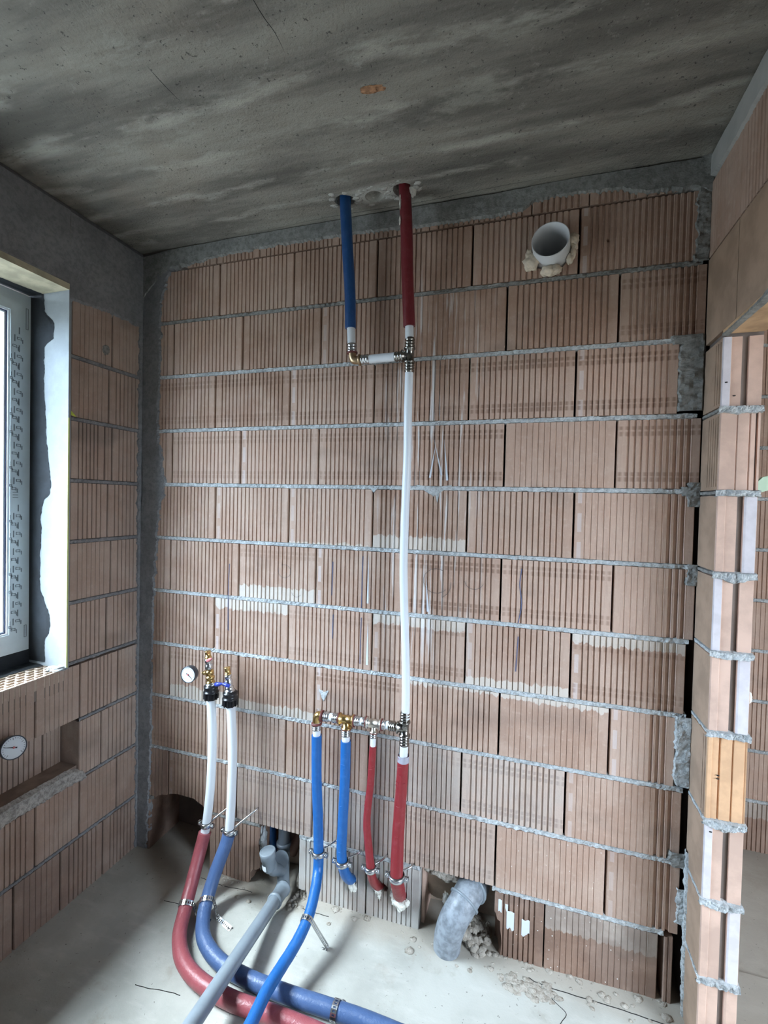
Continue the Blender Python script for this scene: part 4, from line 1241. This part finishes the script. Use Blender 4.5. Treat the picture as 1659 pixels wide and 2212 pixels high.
def clamp(px, py, pz, r, label, rod_to, tilt=(0, 0, 1)):
    """two-shell pipe clamp with side screws, held off the wall on a threaded rod"""
    c = thing('pipe_clamp', (px, py, pz), label, 'clamp', 'zinc clamps holding the pipes')
    b = MB().lathe((px, py, pz - 0.009), tilt, [(0, r + 0.001), (0.0, r + 0.004), (0.004, r + 0.0055), (0.014, r + 0.0055), (0.018, r + 0.004), (0.018, r + 0.001)], 26, closed=False)
    for s in (-1, 1):
        b.box((px + s * (r + 0.011) - 0.009, py - 0.006, pz - 0.009), (px + s * (r + 0.011) + 0.009, py - 0.003, pz + 0.009))
        b.box((px + s * (r + 0.011) - 0.009, py + 0.002, pz - 0.009), (px + s * (r + 0.011) + 0.009, py + 0.005, pz + 0.009))
    put('band', b, STEEL, c)
    put('rubber_liner', MB().lathe((px, py, pz - 0.011), tilt, [(0, r), (0, r + 0.0018), (0.022, r + 0.0018), (0.022, r)], 26, closed=False), RUBBER, c)
    for s in (-1, 1):
        put('screw', MB().lathe((px + s * (r + 0.012), py - 0.011, pz), (0, 1, 0), [(0, 0.003), (0.0005, 0.0055), (0.004, 0.006), (0.0045, 0.0025), (0.022, 0.0025)], 12), STEEL, c)
    q = Vector(rod_to)
    put('threaded_rod', MB().tube([(px + (0.3 if q.x > px else -0.3) * r, py + r + 0.003, pz), (q.x, q.y - 0.012, q.z), (q.x, q.y + 0.02, q.z)], 0.0040, 8, sub=6).lathe((px + 0.3 * r, py + r + 0.001, pz - 0.004), (0, 1, 0.1), [(0, 0.006), (0.010, 0.006)], 6), STEEL, c)


clamp(0.060, -0.10, 0.279, 0.0192, 'zinc clamp on the white pipe above the left red sleeve', (0.125, 0.0, 0.325))
clamp(0.1765, -0.10, 0.276, 0.0192, 'zinc clamp where white pipe meets the faded blue sleeve', (0.245, 0.0, 0.325))
clamp(0.579, Y, 0.262, 0.0214, 'zinc clamp on the long bright blue pipe', (0.635, 0.0, 0.290))
clamp(0.6835, Y, 0.250, 0.0214, 'zinc clamp on the short blue pipe', (0.735, 0.0, 0.262))
clamp(0.803, Y, 0.256, 0.0180, 'zinc clamp on the thin red pipe', (0.845, 0.0, 0.27))
clamp(0.909, -0.068, 0.252, 0.0270, 'zinc clamp on the thick red pipe', (0.955, 0.0, 0.262))

# left pair with valves
v1 = thing('supply_pipe', (0.07, -0.10, 0.6), 'leftmost supply pipe: white above faded red sleeve, gauge and brass valve', 'pipe')
put('pipe', MB().tube([(0.073, -0.10, 0.86), (0.074, -0.10, 0.824), (0.083, -0.10, 0.66), (0.078, -0.10, 0.45), (0.060, -0.10, 0.28), (0.053, -0.104, 0.235)], 0.0185, 20, sub=10), PEX, v1)
rp = [(0.056, -0.104, 0.245), (0.050, -0.125, 0.18), (0.062, -0.185, 0.10), (0.090, -0.262, 0.046), (0.137, -0.345, 0.030), (0.215, -0.415, 0.028), (0.320, -0.456, 0.028), (0.46, -0.473, 0.028), (0.63, -0.468, 0.028), (0.80, -0.470, 0.028), (1.0, -0.485, 0.028), (1.3, -0.53, 0.028), (1.6, -0.6, 0.028)]
sb = MB().tube(rp, 0.0265, 18, sub=10, wob=0.02)
put('sleeve', sb, RED2, v1)


def nut(x, y, z, s=1.0):
    b = MB().lathe((x, y, z), (0, 0, 1), [(0, 0.020), (0.004, 0.026), (0.030, 0.0275), (0.031, 0.0325), (0.037, 0.0325), (0.038, 0.029), (0.052, 0.029), (0.054, 0.031), (0.060, 0.031), (0.062, 0.026), (0.066, 0.024)], 26)
    for i in range(10):
        a = 2 * pi * i / 10
        b.box((x + cos(a) * 0.0275 - 0.003, y + sin(a) * 0.0275 - 0.003, z + 0.004), (x + cos(a) * 0.0275 + 0.003, y + sin(a) * 0.0275 + 0.003, z + 0.030))
    return b


put('coupling_nut', nut(0.0735, -0.10, 0.826), BLACKP, v1)
vb = MB().lathe((0.071, -0.10, 0.889), (-0.10, 0, 1), [(0, 0.022), (0.006, 0.022), (0.0065, 0.019), (0.012, 0.019)], 20, 1)
vb.lathe((0.070, -0.10, 0.898), (-0.12, 0, 1), [(0, 0.019), (0.006, 0.019), (0.008, 0.016), (0.018, 0.0155), (0.019, 0.019), (0.028, 0.019), (0.030, 0.014), (0.034, 0.0135), (0.036, 0.018), (0.052, 0.018), (0.056, 0.0135)], 16, 0)
vb.lathe((0.062, -0.10, 0.955), (-0.12, 0, 1), [(0, 0.013), (0.004, 0.0165), (0.020, 0.0165), (0.026, 0.012), (0.032, 0.0155), (0.046, 0.0155), (0.048, 0.013)], 14, 1)
vb.lathe((0.0565, -0.10, 1.003), (-0.12, 0, 1), [(0, 0.0145), (0.008, 0.0145), (0.009, 0.0118), (0.026, 0.0118), (0.027, 0.0128), (0.031, 0.0128), (0.031, 0.008)], 18, 0)
vb.lathe((0.028, -0.10, 0.936), (1, 0, 0.05), [(0, 0.006), (0.008, 0.006), (0.009, 0.010), (0.018, 0.010), (0.020, 0.0075), (0.036, 0.0075)], 12, 0)
vv = put('ball_valve', vb, [BRASS, STEEL], v1)
hb = MB().tube([(0.066, -0.112, 1.003), (0.078, -0.128, 1.004), (0.092, -0.135, 1.012), (0.104, -0.138, 1.020)], [0.004, 0.0075, 0.006, 0.003], 10).lathe((0.062, -0.104, 1.0), (0.3, -1, 0), [(0, 0.005), (0.02, 0.005)], 10)
put('handle', hb, REDP, vv)


def gauge(parent, c, nrm, r, ang, depth=0.028):
    """round pressure gauge; nrm is the way the dial looks"""
    c, n = Vector(c), Vector(nrm).normalized()
    upv = (Vector((0, 0, 1)) - n * n.z).normalized()
    rt_ = upv.cross(n)
    g = put('gauge_case', MB().lathe(c - n * depth, n, [(0, r * 0.80), (0.003, r * 0.95), (depth * 0.5, r * 0.97), (depth - 0.001, r), (depth + 0.002, r), (depth + 0.002, r * 0.92), (depth - 0.001, r * 0.91)], 34), simple('grey_gauge_case', (0.07, 0.08, 0.10), 0.3, 0.6), parent)
    put('dial', MB().lathe(c + n * 0.0004, n, [(0, 0.0), (0.0, r * 0.915)], 34, closed=False), DIAL, g)
    tk = MB()
    for i in range(21):
        a = radians(-135 + 13.5 * i)
        d = upv * cos(a) + rt_ * sin(a)
        s = rt_ * cos(a) - upv * sin(a)
        l0, l1, wd = r * (0.66 if i % 5 == 0 else 0.75), r * 0.84, 0.0007
        p0 = c + n * 0.0012
        tk.add([p0 + d * l0 - s * wd, p0 + d * l1 - s * wd, p0 + d * l1 + s * wd, p0 + d * l0 + s * wd], [(0, 1, 2, 3)])
    put('tick_marks', tk, INK, g)
    d = upv * cos(ang) + rt_ * sin(ang)
    s = rt_ * cos(ang) - upv * sin(ang)
    p0 = c + n * 0.0022
    nb = MB().add([p0 - d * r * 0.25 - s * 0.0022, p0 - d * r * 0.25 + s * 0.0022, p0 + d * r * 0.72 + s * 0.0007, p0 + d * r * 0.72 - s * 0.0007], [(0, 1, 2, 3)])
    put('needle', nb, INK, g)
    put('hub', MB().lathe(c + n * 0.001, n, [(0, 0.004), (0.003, 0.0035)], 12), REDP, g)


gauge(v1, (-0.024, -0.128, 0.930), (0.10, -1, 0.02), 0.0355, radians(128))

v2 = thing('supply_pipe', (0.18, -0.10, 0.6), 'second supply pipe: white above faded blue sleeve, blue wing valve', 'pipe')
put('pipe', MB().tube([(0.169, -0.10, 0.85), (0.174, -0.10, 0.81), (0.186, -0.10, 0.63), (0.184, -0.10, 0.43), (0.177, -0.10, 0.29), (0.174, -0.102, 0.262)], 0.0185, 20, sub=10), PEX, v2)
bp = [(0.1750, -0.101, 0.262), (0.168, -0.115, 0.22), (0.152, -0.160, 0.13), (0.155, -0.212, 0.062), (0.180, -0.265, 0.038), (0.232, -0.325, 0.032), (0.315, -0.368, 0.028), (0.42, -0.392, 0.028), (0.59, -0.398, 0.028), (0.79, -0.391, 0.028), (0.93, -0.388, 0.028), (1.2, -0.40, 0.028), (1.6, -0.44, 0.028)]
put('sleeve', MB().tube(bp, 0.0265, 18, sub=10, wob=0.02), BLUE2, v2)
put('coupling_nut', nut(0.1695, -0.10, 0.812), BLACKP, v2)
vb = MB().lathe((0.167, -0.10, 0.876), (-0.15, 0, 1), [(0, 0.022), (0.006, 0.022), (0.0065, 0.018), (0.014, 0.018)], 20, 1)
vb.lathe((0.165, -0.10, 0.889), (-0.15, 0, 1), [(0, 0.018), (0.008, 0.018), (0.010, 0.013), (0.014, 0.0165), (0.034, 0.0165), (0.040, 0.012), (0.044, 0.015), (0.056, 0.015), (0.057, 0.0125)], 14, 1)
vb.lathe((0.1562, -0.10, 0.946), (-0.15, 0, 1), [(0, 0.0135), (0.004, 0.0135), (0.005, 0.0115), (0.026, 0.0115), (0.027, 0.0128), (0.031, 0.0128), (0.031, 0.008)], 18, 0)
vv = put('ball_valve', vb, [BRASS, STEEL], v2)
hb = MB().lathe((0.157, -0.118, 0.913), (-0.3, -1, 0), [(0, 0.006), (0.012, 0.006), (0.012, 0.004)], 12)
hb.tube([(0.118, -0.128, 0.908), (0.132, -0.132, 0.912), (0.154, -0.130, 0.916), (0.172, -0.128, 0.912), (0.184, -0.124, 0.908)], [0.008, 0.009, 0.004, 0.008, 0.0075], 12)
put('handle', hb, BLUEP, vv)

# second gauge in the niche of the left wall
g2 = thing('pressure_gauge', (-0.42, -0.61, 0.78), 'round pressure gauge in front of the niche below the window', 'gauge')
gauge(g2, (-0.362, -0.605, 0.792), (1.0, -0.25, 0.25), 0.040, radians(-70), 0.030)
put('stem', MB().lathe((-0.398, -0.598, 0.785), (-1.0, 0.1, -0.1), [(0, 0.010), (0.04, 0.010), (0.041, 0.015), (0.06, 0.015), (0.061, 0.009), (0.16, 0.009)], 14), BRASS, g2)


def strap(pts, w, label, side):
    """perforated steel band following pts; side = direction across the band"""
    P = spline(pts, 6)
    L = [0.0]
    for a, b2 in zip(P, P[1:]):
        L.append(L[-1] + (b2 - a).length)
    n = max(3, int(L[-1] / 0.009))

    def at(q):
        d = q * L[-1]
        for i in range(len(P) - 1):
            if L[i + 1] >= d:
                return P[i].lerp(P[i + 1], (d - L[i]) / max(1e-9, L[i + 1] - L[i]))
        return P[-1]
    mb = MB()
    sd0 = Vector(side).normalized()
    for i in range(n):
        a, b2 = at(i / n), at((i + 1) / n)
        d = (b2 - a)
        sd = (sd0 - d.normalized() * sd0.dot(d.normalized())).normalized() * w / 2
        o4 = [a - sd, b2 - sd, b2 + sd, a + sd]
        c = (a + b2) / 2
        i4 = [c + (v - c) * 0.42 for v in o4]
        mb.add(o4 + i4, [(0, 1, 5, 4), (1, 2, 6, 5), (2, 3, 7, 6), (3, 0, 4, 7)], 0)
    t_ = thing('perforated_strap', pts[-1], label, 'strap', 'perforated steel straps over the floor pipes')
    o_ = put('band', mb, STEEL, t_)
    md = o_.modifiers.new('thickness', 'SOLIDIFY')
    md.thickness = 0.0012
    put('screw', MB().lathe((pts[-1][0] - 0.012, pts[-1][1], pts[-1][2] + 0.0), (0, 0, 1), [(0, 0.004), (0.002, 0.0045), (0.003, 0.002)], 10), STEEL, t_)


def over(c, d, r, foot, off=0.0, pre=None):
    """points running over a pipe at c (axis d) and down to a foot on the floor"""
    c, d = Vector(c), Vector(d).normalized()
    h = Vector((d.y, -d.x, 0)).normalized()
    if h.dot(Vector(foot) - c) < 0:
        h = -h
    v = h.cross(d)
    if v.z < 0:
        v = -v
    rr = r + 0.002
    pts = [c + h * (cos(a) * rr) + v * (sin(a) * rr) for a in [radians(k) for k in (200, 170, 140, 110, 80, 50, 20, -5)]]
    q = pts[-1]
    f = Vector(foot)
    hd = (f - q)
    hd.z = 0
    hd = hd.normalized() if hd.length > 1e-6 else h
    base_ = Vector((q.x, q.y, 0)) + hd * max(0.006, (q.z - f.z) * 0.5)
    base_.z = f.z + 0.001
    return pts + [q.lerp(base_, 0.55), base_, base_.lerp(f, 0.5), f]


strap(over((0.084, -0.248, 0.055), (0.028, -0.077, -0.054), 0.0265, (0.19, -0.235, 0.003)), 0.018, 'steel strap over the faded red sleeve at floor bend', (0.3, -0.8, -0.5))
strap(over((0.157, -0.216, 0.060), (0.025, -0.053, -0.024), 0.0265, (0.285, -0.235, 0.003)), 0.018, 'steel strap over the faded blue sleeve at floor bend', (0.35, -0.8, -0.4))
strap(over((0.612, -0.232, 0.133), (0.0, -0.075, -0.027), 0.0205, (0.672, -0.190, 0.003)), 0.018, 'steel strap over the bright blue pipe between wall and floor', (0.0, -0.9, -0.35))
strap(over((0.800, -0.391, 0.028), (1, 0.01, 0), 0.0265, (0.815, -0.335, 0.003)), 0.020, 'steel strap over the faded blue sleeve at the picture bottom', (1, 0.0, 0))

# ------------------------------------------------------------------ drains
ds = thing('drain_stack', (0.36, 0.03, 0.05), 'grey plastic drain stack in the wall opening with capped branch', 'pipe')
st_ = put('stack_pipe', MB().lathe((0.352, 0.055, 0.13), (0, 0, 1), [(0, 0.0245), (0.40, 0.0245)], 24).lathe((0.352, 0.055, 0.09), (0, 0, 1), [(0, 0.027), (0.06, 0.027), (0.062, 0.0325), (0.074, 0.0325), (0.076, 0.028)], 24), simple('dark_drain_plastic', (0.10, 0.115, 0.135), 0.4), ds)
bb = MB().tube([(0.352, 0.055, 0.13), (0.358, 0.045, 0.09), (0.376, 0.010, 0.055), (0.392, -0.015, 0.035), (0.398, -0.03, 0.030)], 0.0265, 22)
bb.tube([(0.334, -0.03, 0.125), (0.345, -0.02, 0.095), (0.362, 0.0, 0.085), (0.372, 0.01, 0.07)], 0.025, 20)
bb.lathe((0.360, 0.022, 0.115), (0.2, -0.6, 0.3), [(0, 0.034), (0.02, 0.034)], 22)
put('branch', bb, PVCG, ds)
cp = put('branch_socket', MB().lathe((0.338, -0.038, 0.100), (-0.12, -0.05, 1), [(0, 0.018), (0.012, 0.027), (0.055, 0.029), (0.056, 0.032), (0.078, 0.032)], 26), PVCG, ds)
put('cap', MB().lathe((0.3285, -0.042, 0.178), (-0.12, -0.05, 1), [(0, 0.0335), (0.008, 0.0335), (0.010, 0.032), (0.011, 0.029), (0.009, 0.027)], 28), PVCG, ds)
put('sticker', MB().lathe((0.3365, -0.0385, 0.118), (-0.12, -0.05, 1), [(0, 0.0295), (0.022, 0.0300)], 8, a0=radians(225), a1=radians(275), closed=False), STICKER, cp)
# brass-coloured earth above: other pipes glimpsed in the cavity
b_ = thing('cavity_pipe', (0.262, 0.10, 0.1), 'dark blue pipe glimpsed inside the broken wall opening', 'pipe')
put('sleeve', MB().lathe((0.272, 0.095, 0.02), (-0.05, 0, 1), [(0, 0.021), (0.45, 0.021)], 18), BLUE, b_)
b_ = thing('cavity_pipe', (0.305, 0.13, 0.1), 'dark red pipe glimpsed inside the broken wall opening', 'pipe')
put('sleeve', MB().lathe((0.318, 0.130, 0.02), (-0.02, 0, 1), [(0, 0.021), (0.45, 0.021)], 18), RED, b_)
b_ = thing('cavity_pipe', (0.40, 0.13, 0.1), 'slanting brown pipe behind the grey stack in the opening', 'pipe')
put('pipe', MB().lathe((0.355, 0.13, 0.06), (0.38, 0, 1), [(0, 0.021), (0.40, 0.021)], 18), simple('brown_pipe_plastic', (0.20, 0.11, 0.08), 0.5), b_)

dp = thing('drain_pipe', (0.41, -0.3, 0.07), 'long grey drain pipe rising over the floor pipes towards the viewer', 'pipe')
A, B = Vector((0.4010, -0.040, 0.036)), Vector((0.441, -0.70, 0.125))
d = (B - A).normalized()
put('pipe', MB().lathe(A, d, [(0, 0.0255), (1.05, 0.0255)], 30), PVCG, dp)
put('socket', MB().lathe(A - d * 0.012, d, [(0, 0.030), (0.001, 0.0325), (0.010, 0.0325), (0.011, 0.0295), (0.030, 0.0293), (0.040, 0.0285), (0.075, 0.0285), (0.077, 0.0315), (0.086, 0.0315), (0.088, 0.0270)], 30), PVCG, dp)

wc = thing('toilet_drain', (1.14, -0.06, 0.0), 'large grey dusty drain elbow coming out of the wall base hole', 'pipe')
ep = [(1.205, 0.12, 0.200), (1.190, 0.06, 0.199), (1.172, 0.012, 0.191), (1.152, -0.022, 0.168), (1.128, -0.040, 0.125), (1.110, -0.040, 0.065), (1.102, -0.032, -0.01)]
put('elbow', MB().tube(ep, [0.054, 0.054, 0.053, 0.0525, 0.0525, 0.052, 0.051], 34, sub=8), PVCD, wc)
for c_, dd, rr_ in (((1.186, 0.042, 0.198), (-0.34, -0.92, -0.10), 0.0600), ((1.163, -0.004, 0.181), (-0.42, -0.76, -0.50), 0.0590)):
    put('socket_rim', MB().lathe(c_, dd, [(0, 0.052), (0.001, rr_), (0.008, rr_), (0.010, 0.0535)], 36), PVCG, wc)
put('socket', MB().lathe((1.195, 0.078, 0.199), (-0.34, -0.92, -0.06), [(0, 0.0580), (0.036, 0.0580)], 34, closed=False), PVCD, wc)
put('sticker', MB().lathe((1.156, -0.014, 0.173), (-0.46, -0.60, -0.66), [(0, 0.0536), (0.026, 0.0538)], 6, a0=radians(80), a1=radians(103), closed=False), STICKER, wc)

# ------------------------------------------------------------------ vent pipe
vp = thing('vent_pipe', (1.403, -0.03, 2.60), 'short white round vent pipe set high in the back wall with foam', 'pipe')
ax = Vector((-0.10, -1, 0.10)).normalized()
o0 = Vector((1.404, 0.0, 2.600))
R0 = 0.0625
put('pipe', MB().lathe(o0 - ax * 0.24, ax, [(0, R0), (0.305, R0), (0.306, R0 - 0.0005), (0.306, R0 - 0.003), (0.305, R0 - 0.0035), (0.0, R0 - 0.0035)], 48, closed=False), PVCW, vp)
put('dark_depth', MB().lathe(o0 - ax * 0.235, ax, [(0, 0.0), (0.0, R0 - 0.003)], 40, closed=False), simple('painted_dark_depth', (0.05, 0.055, 0.055), 0.8), vp)  # dark disc painted in for the unlit depth of the pipe
fm_ = MB()
for i, (a, rad, sc) in enumerate(((-148, 0.027, (1.05, 0.8, 1)), (-168, 0.016, (0.8, 0.8, 1.3)), (-95, 0.021, (1.35, 0.9, 0.85)), (-78, 0.018, (1.2, 0.9, 0.9)), (-35, 0.012, (1, 0.9, 1.5)), (0, 0.012, (0.9, 0.8, 1.8)), (14, 0.018, (0.9, 0.8, 1.2)), (22, 0.013, (1, 0.8, 1.2)), (-18, 0.010, (1, 1, 2)))):
    q = radians(a)
    fm_.ball((1.402 + cos(q) * 0.077, -0.014, 2.600 + sin(q) * 0.077), rad, i + 1, 0.35, sc=sc, n=12)
put('foam_blobs', fm_, FOAM, vp)
